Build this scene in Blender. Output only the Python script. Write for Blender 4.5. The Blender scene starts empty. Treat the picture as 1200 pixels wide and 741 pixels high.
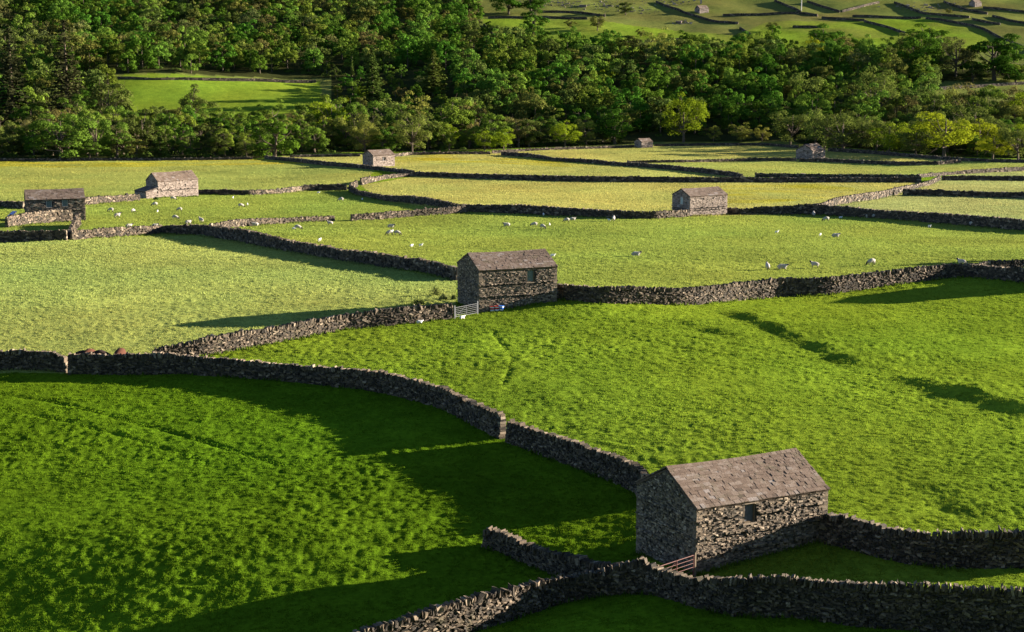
import bpy, math, numpy as np
from mathutils import Vector
rng = np.random.default_rng(7)
scene = bpy.context.scene
COL = scene.collection
R = math.radians
SUN_EL, SUN_AZ = 11.5, 15.0      # elevation; angle beyond the picture's right-hand side

# ------------------------------------------------------------------ camera
F = 2000.0; PITCH = math.atan(338.5/F)
cam_d = bpy.data.cameras.new('camera'); cam = bpy.data.objects.new('camera', cam_d); COL.objects.link(cam)
cam_d.lens = F/1200*36; cam_d.sensor_width = 36; cam_d.clip_end = 9000; cam_d.clip_start = .5
cam.rotation_euler = (math.pi/2-PITCH, 0, 0); scene.camera = cam
CP, SP = math.cos(PITCH), math.sin(PITCH)
def ray(px, py):
    a = (px-600)/F; b = -(py-370.5)/F
    return np.array([a, CP+b*SP, -SP+b*CP])
def project(x, y, z):
    d = y*CP-z*SP; u = y*SP+z*CP
    return 600+F*x/d, 370.5-F*u/d

# ------------------------------------------------------------------ noise and terrain
def _hash(ix, iy, s):
    h = (ix.astype(np.int64)*374761393+iy.astype(np.int64)*668265263+s*974634777) & 0xffffffff
    h = ((h ^ (h >> 13))*1274126177) & 0xffffffff
    h = ((h ^ (h >> 16))*2246822519) & 0xffffffff
    return ((h ^ (h >> 15)) & 0xffffff)/float(0xffffff)
def vnoise(x, y, s=0):
    x = np.asarray(x, float); y = np.asarray(y, float)
    fx, fy = np.floor(x), np.floor(y); tx, ty = x-fx, y-fy
    tx = tx*tx*(3-2*tx); ty = ty*ty*(3-2*ty)
    a = _hash(fx, fy, s); b = _hash(fx+1, fy, s); c = _hash(fx, fy+1, s); d = _hash(fx+1, fy+1, s)
    return (a+(b-a)*tx)*(1-ty)+(c+(d-c)*tx)*ty-.5
def fbm(x, y, s=0, o=3):
    r = 0; a = 1
    for i in range(o):
        r = r+a*vnoise(x*2**i+i*17.3, y*2**i-i*9.1, s+i); a *= .5
    return r
PROF = np.array([(-2600,60),(-900,50),(-150,12),(-20,2),(0,-1.8),(10,-8),(40,-22),(70,-31),(94,-34.3),(105,-34.4),(125,-34.3),(150,-34.0),(175,-33.7),(200,-33.3),
  (225,-34.0),(270,-36.1),(320,-38.7),(375,-41),(445,-43.6),(525,-46.1),(600,-47.5),(650,-48),(712,-48.1),(735,-46.5),(765,-42.5),(815,-35),(865,-26.3),(950,-12.3),
  (1030,0),(1130,18),(1400,70),(2000,190),(2400,240),(3200,255),(4500,240)], float)
def _pchip(xs, ys):
    h = np.diff(xs); dl = np.diff(ys)/h; m = np.zeros(len(xs))
    for i in range(1, len(xs)-1):
        if dl[i-1]*dl[i] > 0:
            w1 = 2*h[i]+h[i-1]; w2 = h[i]+2*h[i-1]; m[i] = (w1+w2)/(w1/dl[i-1]+w2/dl[i])
    m[0], m[-1] = dl[0], dl[-1]
    return m
PM = _pchip(PROF[:,0], PROF[:,1])
def prof(Y):
    i = np.clip(np.searchsorted(PROF[:,0], Y)-1, 0, len(PROF)-2)
    x0 = PROF[i,0]; h = PROF[i+1,0]-x0; t = np.clip((Y-x0)/h, 0, 1)
    return ((1+2*t)*(1-t)**2*PROF[i,1]+t*(1-t)**2*h*PM[i]+t*t*(3-2*t)*PROF[i+1,1]+t*t*(t-1)*h*PM[i+1])
def sstep(a, b, x):
    t = np.clip((x-a)/(b-a), 0, 1); return t*t*(3-2*t)
BANKS = []   # (x0,y0,x1,y1,height,steep width,gentle width)
def bank(X, Y, x0, y0, x1, y1, h, ws, wg):
    dx, dy = x1-x0, y1-y0; L = math.hypot(dx, dy); dx /= L; dy /= L
    s = (X-x0)*dx+(Y-y0)*dy; wob = 1.6*vnoise(s/9., 0*s, 91)+.7*vnoise(s/2.2, 0*s, 92)
    d = (X-x0)*dy-(Y-y0)*dx        # positive on the side to the right of the line
    d = d+wob
    endf = sstep(-4, 5, s)*sstep(L+4, L-5, s)
    h = h*(.8+.6*vnoise(s/3.3, 0*s, 93))
    prf = sstep(-ws/2, ws/2, d)*(1-sstep(ws*.5, wg, d))
    return h*endf*prf
def H(X, Y):
    X = np.asarray(X, float); Y = np.asarray(Y, float)
    z = prof(Y)
    near = sstep(70, 110, Y)
    z = z+near*.9*fbm(X/45., Y/60., 5, 2)*(1-sstep(640, 760, Y)*.2)
    z = z+sstep(740, 900, Y)*(5*fbm(X/150., Y/120., 11, 3)+1.2*fbm(X/25., Y/25., 15, 2))
    z = z-1.15*np.exp(-((X-1)/11)**2-((Y-113)/12)**2)
    z = z+9*np.exp(-((X+190)/60)**2-((Y-850)/50)**2)
    # knoll under the near barn's right end and under the middle barn
    z = z+.15*np.exp(-((X-22)/9)**2-((Y-113)/9)**2)
    z = z+1.0*np.exp(-((X-8)/9)**2-((Y-206)/12)**2)
    z = z+1.2*np.exp(-((X-62)/22)**2-((Y-222)/14)**2)
    z = z-.036*np.clip(22-X, 0, 80)*(1-sstep(128, 172, Y))*sstep(60, 90, Y)
    z = z-.075*np.clip(9-X, 0, 45)*(1-sstep(104, 122, Y))*sstep(60, 90, Y)
    for b in BANKS: z = z+bank(X, Y, *b)
    return z
def at(px, py, tmin=60., tmax=2600.):
    r = ray(px, py); t = np.arange(tmin, tmax, 3.0)
    g = r[2]*t-H(r[0]*t, r[1]*t)
    k = np.argmax(g < 0)
    if g[k] >= 0: k = len(t)-1
    a, b = t[max(k-1, 0)], t[k]
    for _ in range(22):
        m = (a+b)/2
        if r[2]*m-float(H(r[0]*m, r[1]*m)) < 0: b = m
        else: a = m
    p = r*b; return float(p[0]), float(p[1]), float(H(p[0], p[1]))
for (a, b, h, ws, wg) in [((1004,430),(856,366),.62,2.9,30),((866,397),(796,378),.42,2.6,16),((1215,490),(1062,447),.85,3.1,28),((1150,612),(1075,566),.3,3.0,16)]:
    p, q = at(*a), at(*b); BANKS.append((p[0],p[1],q[0],q[1],h,ws,wg))

# ------------------------------------------------------------------ object helpers
def tag(o, label=None, cat=None, group=None, kind=None):
    if label: o['label'] = label
    if cat: o['category'] = cat
    if group: o['group'] = group
    if kind: o['kind'] = kind
    return o
def empty(name, loc, rz=0., **kw):
    o = bpy.data.objects.new(name, None); COL.objects.link(o); o.location = loc; o.rotation_euler = (0,0,rz); o.empty_display_size = .3
    return tag(o, **kw)
class MB:
    """collects quads / tris / boxes and builds ONE mesh; keeps one tint per face"""
    def __init__(s): s.v = []; s.f = []; s.t = []; s.n = 0; s.m = []
    def add(s, v, f, t=None, mi=0):
        v = np.asarray(v, float).reshape(-1, 3); f = np.asarray(f, int)
        s.v.append(v); s.f.append(f+s.n); s.n += len(v)
        s.t.append(np.full(len(f), .5) if t is None else np.broadcast_to(np.asarray(t, float), (len(f),)))
        s.m.append(np.full(len(f), mi, int))
    def build(s, name, mats, parent=None, smooth=False):
        me = bpy.data.meshes.new(name)
        v = np.concatenate(s.v); quads = [f for f in s.f]
        loops = np.concatenate([f.reshape(-1) for f in quads]); sizes = np.concatenate([np.full(len(f), f.shape[1]) for f in quads])
        me.vertices.add(len(v)); me.vertices.foreach_set('co', v.astype(np.float32).reshape(-1))
        me.loops.add(len(loops)); me.loops.foreach_set('vertex_index', loops.astype(np.int32))
        st = np.concatenate([[0], np.cumsum(sizes)[:-1]]).astype(np.int32)
        me.polygons.add(len(sizes)); me.polygons.foreach_set('loop_start', st)
        if not isinstance(mats, (list, tuple)): mats = [mats]
        for m in mats: me.materials.append(m)
        me.polygons.foreach_set('material_index', np.concatenate(s.m).astype(np.int32))
        me.polygons.foreach_set('use_smooth', np.full(len(sizes), smooth))
        me.update(calc_edges=True)
        a = me.attributes.new('tint', 'FLOAT', 'FACE'); a.data.foreach_set('value', np.concatenate(s.t).astype(np.float32))
        o = bpy.data.objects.new(name, me); COL.objects.link(o)
        if parent: o.parent = parent
        return o
BOXF = np.array([(0,3,2,1),(4,5,6,7),(0,1,5,4),(1,2,6,5),(2,3,7,6),(3,0,4,7)])
CORN = np.array([(-1,-1,-1),(1,-1,-1),(1,1,-1),(-1,1,-1),(-1,-1,1),(1,-1,1),(1,1,1),(-1,1,1)], float)
def boxes(mb, c, ax, ay, az, hs, jit=0., tint=None, rg=None, mi=0):
    """many boxes at once: centres c (n,3), axis vectors (n,3), half sizes hs (n,3)"""
    rg = rg or rng
    c = np.asarray(c, float); n = len(c)
    if n == 0: return
    k = CORN[None]*(1+jit*rg.uniform(-1, 1, (n, 8, 3))) if jit else np.repeat(CORN[None], n, 0)
    k = k*np.asarray(hs, float)[:,None,:]
    ax, ay, az = [np.broadcast_to(np.asarray(q, float), (n,3)) for q in (ax, ay, az)]
    v = c[:,None,:]+k[:,:,0:1]*ax[:,None]+k[:,:,1:2]*ay[:,None]+k[:,:,2:3]*az[:,None]
    f = (BOXF[None]+(np.arange(n)*8)[:,None,None]).reshape(-1, 4)
    t = rg.random(n) if tint is None else np.asarray(tint)
    mb.add(v.reshape(-1,3), f, np.repeat(np.broadcast_to(t, (n,)), 6), mi)
def box(mb, x0, x1, y0, y1, z0, z1, t=.5, mi=0):
    boxes(mb, [((x0+x1)/2,(y0+y1)/2,(z0+z1)/2)], (1,0,0), (0,1,0), (0,0,1), [((x1-x0)/2,(y1-y0)/2,(z1-z0)/2)], tint=[t], mi=mi)
def tube(mb, pts, rad, seg=8, t=.5, mi=0):
    pts = [np.array(p, float) for p in pts]; rad = [rad]*len(pts) if np.isscalar(rad) else rad
    V = []; n = len(pts)
    for i, p in enumerate(pts):
        d = pts[min(i+1, n-1)]-pts[max(i-1, 0)]; d /= np.linalg.norm(d)+1e-9
        u = np.cross(d, (0,0,1) if abs(d[2]) < .9 else (1,0,0)); u /= np.linalg.norm(u); w = np.cross(d, u)
        a = np.arange(seg)*2*np.pi/seg
        V.append(p+rad[i]*(np.cos(a)[:,None]*u+np.sin(a)[:,None]*w))
    V = np.concatenate(V); Fc = []
    for i in range(n-1):
        for k in range(seg): Fc.append((i*seg+k, i*seg+(k+1)%seg, (i+1)*seg+(k+1)%seg, (i+1)*seg+k))
    mb.add(V, Fc, t, mi)
    mb.add(V[:seg], [tuple(range(seg))[::-1]], t, mi); mb.add(V[-seg:], [tuple(range(seg))], t, mi)

# ------------------------------------------------------------------ materials
def mat(name):
    m = bpy.data.materials.new(name); m.use_nodes = True; nt = m.node_tree
    nt.nodes.clear(); out = nt.nodes.new('ShaderNodeOutputMaterial')
    return m, nt, out
def N(nt, t, **kw):
    n = nt.nodes.new(t)
    for k, v in kw.items():
        if k.startswith('i_'):
            key = k[2:]; key = int(key) if key.isdigit() else key.replace('_', ' ')
            n.inputs[key].default_value = v
        else: setattr(n, k, v)
    return n
def ramp(nt, fac, stops):
    r = nt.nodes.new('ShaderNodeValToRGB'); e = r.color_ramp.elements
    while len(e) < len(stops): e.new(.5)
    for el, (p, c) in zip(e, stops): el.position = p; el.color = (*c, 1)
    nt.links.new(fac, r.inputs[0]); return r.outputs[0]
def mixc(nt, fac, a, b, mode='MIX'):
    m = nt.nodes.new('ShaderNodeMix'); m.data_type = 'RGBA'; m.blend_type = mode
    for s, v in ((0, fac), (6, a), (7, b)):
        if hasattr(v, 'is_linked') or hasattr(v, 'links'): nt.links.new(v, m.inputs[s])
        else: m.inputs[s].default_value = v if s == 0 else (*v, 1)
    return m.outputs[2]
def noise(nt, vec, scale, detail=3, rough=.6):
    n = N(nt, 'ShaderNodeTexNoise'); n.inputs['Scale'].default_value = scale; n.inputs['Detail'].default_value = detail; n.inputs['Roughness'].default_value = rough
    nt.links.new(vec, n.inputs['Vector']); return n.outputs['Fac']
def bsdf(nt, out, col, rough=.9, bumpfac=None, bdist=.02, bstr=.6, metal=0, spec=.2):
    b = N(nt, 'ShaderNodeBsdfPrincipled'); b.inputs['Roughness'].default_value = rough; b.inputs['Metallic'].default_value = metal
    b.inputs['Specular IOR Level'].default_value = spec
    if hasattr(col, 'links'): nt.links.new(col, b.inputs['Base Color'])
    else: b.inputs['Base Color'].default_value = (*col, 1)
    if bumpfac is not None:
        bp = N(nt, 'ShaderNodeBump'); bp.inputs['Distance'].default_value = bdist; bp.inputs['Strength'].default_value = bstr
        nt.links.new(bumpfac, bp.inputs['Height']); nt.links.new(bp.outputs[0], b.inputs['Normal'])
    nt.links.new(b.outputs[0], out.inputs[0]); return b
def stone_mat(name, stops, moss=.25, lichen=.22):
    m, nt, out = mat(name); tc = N(nt, 'ShaderNodeTexCoord').outputs['Object']
    at_ = N(nt, 'ShaderNodeAttribute', attribute_name='tint').outputs['Fac']
    c = ramp(nt, at_, stops)
    n1 = noise(nt, tc, 9., 4); c = mixc(nt, .55, c, ramp(nt, n1, [(.3,(.35,.35,.35)),(.7,(1.25,1.2,1.15))]), 'MULTIPLY')
    n2 = noise(nt, tc, 1.1, 3); mf = ramp(nt, n2, [(.55,(0,0,0)),(.7,(moss,)*3)])
    c = mixc(nt, mf, c, (.07,.075,.03))
    n3 = noise(nt, tc, 16., 2); lf = ramp(nt, n3, [(.62,(0,0,0)),(.68,(lichen,)*3)])
    c = mixc(nt, lf, c, (.42,.40,.34))
    bsdf(nt, out, c, .92, noise(nt, tc, 14., 4), .03, .7)
    return m
M_WALL = stone_mat('dry_stone', [(0,(.026,.022,.018)),(.35,(.054,.043,.032)),(.7,(.135,.102,.071)),(1,(.27,.215,.155))])
M_BARN = stone_mat('barn_stone', [(0,(.045,.037,.029)),(.3,(.09,.074,.058)),(.7,(.215,.165,.118)),(1,(.38,.305,.225))], .2, .2)
M_BARNPALE = stone_mat('pale_barn_stone', [(0,(.12,.095,.08)),(.3,(.21,.165,.14)),(.7,(.28,.225,.19)),(1,(.36,.30,.26))], .1, .15)
M_ROOF = stone_mat('stone_slate', [(0,(.080,.056,.042)),(.3,(.128,.089,.066)),(.6,(.158,.114,.086)),(.85,(.20,.155,.125)),(1,(.235,.20,.18))], .3, .25)
M_CORE, nt, out = mat('dark_mortar'); bsdf(nt, out, (.035,.03,.026))
def simple(name, col, rough=.7, metal=0, nscale=6., var=.35):
    m, nt, out = mat(name); tc = N(nt, 'ShaderNodeTexCoord').outputs['Object']
    n = noise(nt, tc, nscale, 4)
    c = mixc(nt, var, col, ramp(nt, n, [(.3, tuple(q*.45 for q in col)), (.7, tuple(min(1, q*1.3) for q in col))]))
    bsdf(nt, out, c, rough, n, .01, .3, metal); return m
M_TIMBER = simple('weathered_timber', (.13,.095,.06)); M_DARKWOOD = simple('dark_board', (.095,.095,.10))
M_SHUTTER = simple('grey_green_shutter', (.14,.17,.15)); M_GALV = simple('galvanised_steel', (.13,.133,.14), .5, .0)
M_REDGATE = simple('red_oxide_paint', (.14,.055,.045), .6); M_PALE = simple('pale_lintel', (.45,.42,.36))
M_TARP = simple('blue_sheet', (.015,.04,.15), .5); M_WHITEP = simple('white_plastic', (.75,.75,.75), .4, 0, 3, .1)
M_REDP = simple('red_plastic', (.35,.035,.03), .4, 0, 3, .1); M_BLUEP = simple('blue_plastic', (.05,.16,.55), .4, 0, 3, .1)
M_POLE = simple('pale_pole', (.45,.43,.40)); M_POST = simple('grey_post', (.28,.22,.15))
def animal_mat(name, col, scale=12.):
    m, nt, out = mat(name); tc = N(nt, 'ShaderNodeTexCoord').outputs['Object']; n = noise(nt, tc, scale, 3)
    bsdf(nt, out, mixc(nt, .4, col, ramp(nt, n, [(.3, tuple(q*.55 for q in col)), (.7, tuple(min(.9, q*1.15) for q in col))])), .95, n, .03, .6); return m
M_WOOL = animal_mat('wool', (.38,.345,.29)); M_FACE = animal_mat('black_face', (.035,.03,.03)); M_WOOLD = animal_mat('greyish_wool', (.42,.37,.32))
M_LAMB = animal_mat('lamb_wool', (.74,.71,.66)); M_COW = animal_mat('chestnut_hide', (.07,.026,.014)); M_COWD = animal_mat('dark_hide', (.028,.016,.012))

def leaf_mat(name, col, attr=False, trans=.25, var=.22):
    m, nt, out = mat(name)
    if attr:
        a = N(nt, 'ShaderNodeAttribute', attribute_name='col'); c = a.outputs['Color']
    else:
        oi = N(nt, 'ShaderNodeObjectInfo').outputs['Random']
        c = ramp(nt, oi, [(0, tuple(q*.72 for q in col)), (.5, col), (1, (min(1, col[0]*1.5), col[1]*1.18, col[2]*1.1))])
    t = N(nt, 'ShaderNodeAttribute', attribute_name='tint').outputs['Fac']
    c = mixc(nt, var, c, ramp(nt, t, [(0, (.45,.5,.5)), (.5, (1,1,1)), (1, (1.5,1.35,1.1))]), 'MULTIPLY')
    d = N(nt, 'ShaderNodeBsdfDiffuse'); tr = N(nt, 'ShaderNodeBsdfTranslucent'); mx = N(nt, 'ShaderNodeMixShader'); mx.inputs[0].default_value = trans
    nt.links.new(c, d.inputs[0]); nt.links.new(c, tr.inputs[0]); nt.links.new(d.outputs[0], mx.inputs[1]); nt.links.new(tr.outputs[0], mx.inputs[2]); nt.links.new(mx.outputs[0], out.inputs[0])
    return m
M_BARK = simple('bark', (.10,.075,.05), .9, 0, 3.)

# ------------------------------------------------------------------ barns
# corner pixels: left eave, near corner eave, near corner base, right eave, gable peak
FOOT = []        # footprints, to keep grass out
def barn(name, label, EL, EC, BC, ER, PK, mats, st=(.34,.12), openings=(), doors=(), throughs=(.3,.55,.8), slate=.45, extra=None, cap=None, group='stone field barns'):
    # openings: (u centre fraction along front, z bottom m, width, height, kind)
    bx, by, bz = at(*BC)
    r = ray(*EC); t = by/r[1]; ez = r[2]*t; ex = r[0]*t
    he = ez-bz
    def onplane(p):
        q = ray(*p); k = ez/q[2] if abs(q[2]) > 1e-6 else by/q[1]
        return np.array([q[0]*k, q[1]*k])
    if cap: L, W, ang = cap[0], cap[1], R(cap[2])
    else:
        C = np.array([ex, by]); fr = onplane(ER)-C; gl = onplane(EL)-C
        L = float(np.hypot(*fr)); ang = math.atan2(fr[1], fr[0]); nrm = np.array([-math.sin(ang), math.cos(ang)])
        # rectangular plan: choose the width whose left corner lands on the pixel column of EL
        best = None
        for W_ in np.arange(3., 14., .05):
            q = C+nrm*W_; e = abs(project(q[0], q[1], ez)[0]-EL[0])
            if best is None or e < best[0]: best = (e, W_)
        W = float(best[1])
    mid = np.array([ex, by])+np.array([-math.sin(ang), math.cos(ang)])*W/2
    r = ray(*PK); k = mid[1]/r[1]; rise = max(.8, min(W*.42, r[2]*k-ez))
    print('BARN %-24s at %.0f,%.0f L %.1f W %.1f eave %.1f rise %.1f ang %.0f' % (name, bx, by, L, W, he, rise, math.degrees(ang)))
    root = empty(name, (ex, by, bz), ang, label=label, cat='barn', group=group)
    ca, sa = math.cos(ang), math.sin(ang)
    FOOT.append((ex, by, ca, sa, L, W))
    mw, mr = mats
    zb = -2.2; zt = he; T = .5
    w = MB()
    sl = rise/(W/2)
    openings = [(o[0], he+o[1] if o[1] < 0 else o[1], *o[2:]) for o in openings]
    # core walls with real openings in the front one
    xs = sorted({0., L} | {q for o in openings for q in (L*o[0]-o[2]/2, L*o[0]+o[2]/2)}); zs = sorted({zb, zt} | {q for o in openings for q in (o[1], o[1]+o[3])})
    def hole(x, z): return any(abs(x-L*o[0]) < o[2]/2 and o[1] < z < o[1]+o[3] for o in openings)
    for i in range(len(xs)-1):
        for j in range(len(zs)-1):
            if not hole((xs[i]+xs[i+1])/2, (zs[j]+zs[j+1])/2): box(w, xs[i], xs[i+1], 0, T, zs[j], zs[j+1], .1, 1)
    box(w, 0, L, W-T, W, zb, zt, .1, 1)
    for x0, x1 in ((0, T), (L-T, L)):
        pts = [(0,zb),(W,zb),(W,zt),(W/2,zt+rise-.03),(0,zt)]
        V = [(x0,a,b) for a, b in pts]+[(x1,a,b) for a, b in pts]
        w.add(V, [(0,4,5,9)[0:0] or (0,1,6,5),(1,2,7,6),(2,3,8,7),(3,4,9,8),(4,0,5,9)], .1, 1)
        w.add(V, [(4,3,2,1,0),(5,6,7,8,9)], .1, 1)
    # face stones
    sx, sz = st
    def course_faces(length, ztop, pt, nrm_, along, hole_=None):
        z = -1.0; c = []; hs = []; tt = []; k = 0
        while z < ztop+(rise if callable(pt) else 0):
            hh = sz*rng.uniform(.75, 1.3); x = -rng.uniform(0, sx)
            thr = any(abs(z-ztop*q+ .12) < sz*.7 for q in throughs)
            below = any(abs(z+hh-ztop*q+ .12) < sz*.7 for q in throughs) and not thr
            while x < length:
                ll = sx*rng.uniform(.5, 1.6)
                x0, x1 = max(x, 0), min(x+ll, length); xc = (x0+x1)/2; x += ll
                if x1-x0 < .05: continue
                lim = ztop+(max(0, rise*(1-abs(xc-length/2)/(length/2)))-.06 if callable(pt) else -.02)
                if z+hh > lim: continue
                if hole_ and any(abs(xc-length*o[0]) < o[2]/2+.5*(x1-x0) and o[1]-.05 < z+hh/2 < o[1]+o[3]+.03 for o in hole_): continue
                zz = z+hh/2+.06*vnoise(xc/2.2, 3.3, 17)*2+.05*vnoise(xc/.9, 1.3, 19)
                prot = rng.uniform(.0, .10)*(1.0 if sz < .16 else 1.3)
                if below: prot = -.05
                if thr and rng.random() < .8: prot += rng.uniform(.10, .2)
                c.append((xc, prot, zz)); hs.append(((x1-x0)/2*.98, .12, hh/2*.95)); tt.append(np.clip(rng.normal(.5, .26), 0, 1)*(1 if not (below and vnoise(xc/1.3, z, 23) > -.15) else .12))  # row under the throughs darkened: painted shadow of the projecting course
            z += hh
        c = np.array(c); hs = np.array(hs)
        P = np.array(along[0])+c[:,0:1]*np.array(along[1])+(c[:,1:2]-.12)*np.array(nrm_)+c[:,2:3]*np.array((0,0,1.))
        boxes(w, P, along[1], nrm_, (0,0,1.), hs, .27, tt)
    course_faces(L, zt, None, (0.,-1,0), ((0,0,0),(1.,0,0)), openings)
    course_faces(L, zt, None, (0.,1,0), ((0,W,0),(1.,0,0)))
    course_faces(W, zt, lambda: 0, (-1.,0,0), ((0,0,0),(0,1.,0)))
    course_faces(W, zt, lambda: 0, (1.,0,0), ((L,0,0),(0,1.,0)))
    # quoins
    z = -1.; k = 0
    while z < zt-.25:
        hh = max(.2, sz*1.6)*rng.uniform(.8, 1.2); a, b = (.38,.22) if k % 2 else (.22,.38)
        for (x, y) in ((0,0),(L,0),(0,W),(L,W)):
            sgx = 1 if x == 0 else -1; sgy = 1 if y == 0 else -1
            boxes(w, [(x+sgx*(a-.07-.0), y+sgy*(b-.07), z+hh/2)], (1,0,0), (0,1,0), (0,0,1), [(a, b, hh/2*.93)], .06, [rng.uniform(.35,.8)])
        z += hh; k += 1
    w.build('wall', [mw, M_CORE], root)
    # roof: courses of stone slates on a deck
    rf = MB(); ov = .16; og = .10; sd = math.hypot(W/2, rise); cs, sn = (W/2)/sd, rise/sd
    for side in (0, 1):
        def P(x, s, off):     # s = distance up the slope from the eave
            y = s*cs; z = zt+s*sn-.09*math.sin(math.pi*min(1, max(0, x/L)))*max(0, s/sd)
            y2 = y-off*sn*1; z2 = z+off*cs
            return (x, y2, z2) if side == 0 else (x, W-y2, z2)
        tot = sd+ov
        V = [P(-og,-ov,-.15),P(L+og,-ov,-.15),P(L+og,sd,-.15),P(-og,sd,-.15),P(-og,-ov,.02),P(L+og,-ov,.02),P(L+og,sd,-.075),P(-og,sd,-.075)]
        rf.add(V, BOXF if side == 0 else BOXF[:, ::-1], .15)
        s = -ov-.05; k = 0
        exps = slate*1.15
        up = np.array([0, cs if side == 0 else -cs, sn]); nn = np.array([0, -sn if side == 0 else sn, cs])
        c = []; hs = []; tt = []; axs = []
        while s < sd-.08:
            e = exps*(1-.45*(s/sd))*rng.uniform(.92, 1.08); x = -og-rng.uniform(0, .5)
            while x < L+og:
                ww = slate*rng.uniform(.7, 1.75); x0, x1 = max(x, -og-.03), min(x+ww, L+og+.03); x += ww
                if x1-x0 < .08: continue
                s1 = min(s+e*1.25, sd)
                c.append(P((x0+x1)/2, (s+s1)/2, .065+rng.uniform(-.008, .017))); hs.append(((x1-x0)/2-.008, (s1-s)/2, .034*rng.uniform(.7,1.5))); tt.append(np.clip(rng.normal(.5,.22)+.35*vnoise(x/2.5, s/1.5, 3),0,1))
                axs.append(up+nn*(-.055)+rng.normal(0, .010, 3))
            s += e; k += 1
        boxes(rf, c, (1.,0,0), np.array(axs), nn, hs, .03, tt)
    ro = rf.build('roof', mr, root)
    rd = MB(); x = -og
    while x < L+og-.1:
        ww = slate*rng.uniform(1.0, 1.5); x1 = min(x+ww, L+og)
        for sgn in (-1, 1):
            a = np.array([0, cs, sn*(-sgn)*1.0]) if sgn > 0 else np.array([0, -cs, -sn])
            a = np.array([0, sgn*cs, -sn]); nn = np.array([0, sgn*sn, cs])
            boxes(rd, [np.array([(x+x1)/2, W/2, zt+rise+.10-.09*math.sin(math.pi*min(1, max(0, (x+x1)/2/L)))])+a*.12], (1,0,0), a, nn, [((x1-x)/2-.01, .15, .035)], .05, [rng.uniform(.3,.8)])
        x = x1
    rd.build('ridge', mr, ro)
    for o in openings:
        x0, x1, z0, z1 = L*o[0]-o[2]/2, L*o[0]+o[2]/2, o[1], o[1]+o[3]
        fr = MB(); q = .09 if o[4] != 'hole' else .05
        yb, yf = .22, .02
        box(fr, x0, x0+q, yf, yb, z0, z1, .5); box(fr, x1-q, x1, yf, yb, z0, z1, .5); box(fr, x0+q, x1-q, yf, yb, z1-q, z1, .5); box(fr, x0+q, x1-q, yf-.03, yb, z0, z0+q, .5)
        wn = fr.build('window', M_TIMBER if o[4] != 'pale' else M_PALE, root)
        sh = MB()
        nb = max(2, int(o[2]/.22))
        for i in range(nb):
            a = x0+q+(o[2]-2*q)*i/nb; b = x0+q+(o[2]-2*q)*(i+1)/nb
            box(sh, a+.005, b-.005, .13+.008*(i % 2), .17+.008*(i % 2), z0+q, z1-q, rng.random())
        sh.build('shutter', M_DARKWOOD if o[4] in ('dark', 'hole') else M_SHUTTER, wn)  # for a plain hole the dark boards stand in for its unlit inside
        li = MB(); box(li, x0-.18, x1+.18, -.09, .12, z1+.003, min(z1+.17, he-.02), .8); li.build('lintel', mw, wn)
        li = MB(); box(li, x0-.08, x1+.08, -.12, .0, z0-.1, z0-.003, .8); li.build('sill', mw, wn)
    if extra: extra(root, L, W, he, rise)
    return root, L, W, he, rise
def window_on_gable(root, L, W, he, rise):
    w = MB(); y0, y1, z0, z1 = W*.38, W*.38+.9, he*.55, he*.55+1.5
    box(w, -.16, .0, y0, y0+.12, z0, z1); box(w, -.16, .0, y1-.12, y1, z0, z1); box(w, -.16, 0, y0+.12, y1-.12, z1-.12, z1); box(w, -.18, 0, y0+.12, y1-.12, z0, z0+.1)
    o = w.build('window', M_PALE, root)
    s = MB()
    for i in range(3):
        a = y0+.12+.22*i; box(s, -.13-.006*(i % 2), -.02, a+.004, a+.216, z0+.1, z1-.12, .5)
    s.build('shutter', simple('pale_green_shutter', (.35,.42,.40)), o)
def lean_to(root, L, W, he, rise):
    lw, hi, lo = 3.6, he*.62, he*.42; d = W*.95
    w = MB(); T = .4
    for y0, y1 in ((.02, T), (d-T, d)):
        pts = [(-lw,-1.5),(0,-1.5),(0,hi),(-lw,lo)]
        V = [(a,y0,b) for a,b in pts]+[(a,y1,b) for a,b in pts]
        w.add(V, [(0,1,2,3),(7,6,5,4),(0,4,5,1),(1,5,6,2),(2,6,7,3),(3,7,4,0)], .2, 1)
    box(w, -lw+.001, -lw+T, T, d-T, -1.5, lo+.05, .2, 1)
    c = []; hs = []
    z = -.8
    while z < hi:
        x = -lw
        while x < -.1:
            ll = rng.uniform(.3,.7); xc = x+ll/2
            if z+.2 < lo+(hi-lo)*(xc+lw)/lw and xc+ll/2 < 0: c.append((xc, -.02-rng.uniform(0,.05), z+.1)); hs.append((ll/2*.96, .12, .1))
            x += ll
        y = 0
        while y < d:
            ll = rng.uniform(.3,.7)
            if z+.2 < lo: c.append((-lw+.05-rng.uniform(0,.05), min(y+ll/2, d-.2), z+.1)); hs.append((.1, ll/2*.96, .1))
            y += ll
        z += .22
    boxes(w, c, (1,0,0), (0,1,0), (0,0,1), hs, .15)
    w.build('lean_to_wall', [M_BARNPALE, M_CORE], root)
    r = MB(); nx = 7; ny = 10
    e = np.array([lw, 0, hi-lo]); le = np.linalg.norm(e); e /= le; nn = np.array([-e[2], 0, e[0]])
    c = []
    for i in range(nx):
        for j in range(ny):
            c.append(np.array([-lw-.15, (j+.5)*(d+.2)/ny-.1, lo+.02])+e*(i+.5)*(le+.15)/nx+nn*(.06+.01*((i+j) % 2)))
    boxes(r, c, e, (0,1.,0), nn, [(le/nx*.56, (d+.2)/ny/2*.97, .05)]*len(c), .04)
    r.build('lean_to_roof', M_ROOF, root)
A = barn('stone_barn', 'large nearest stone barn with brown slab roof beside the red gate, lower right', (748,561), (817,595.5), (817,673), (969,572), (782,548.5), (M_BARN, M_ROOF), (.22,.11),
     openings=[(.395, -1.55, .95, 1.3, 'dark')], slate=.31)
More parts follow.
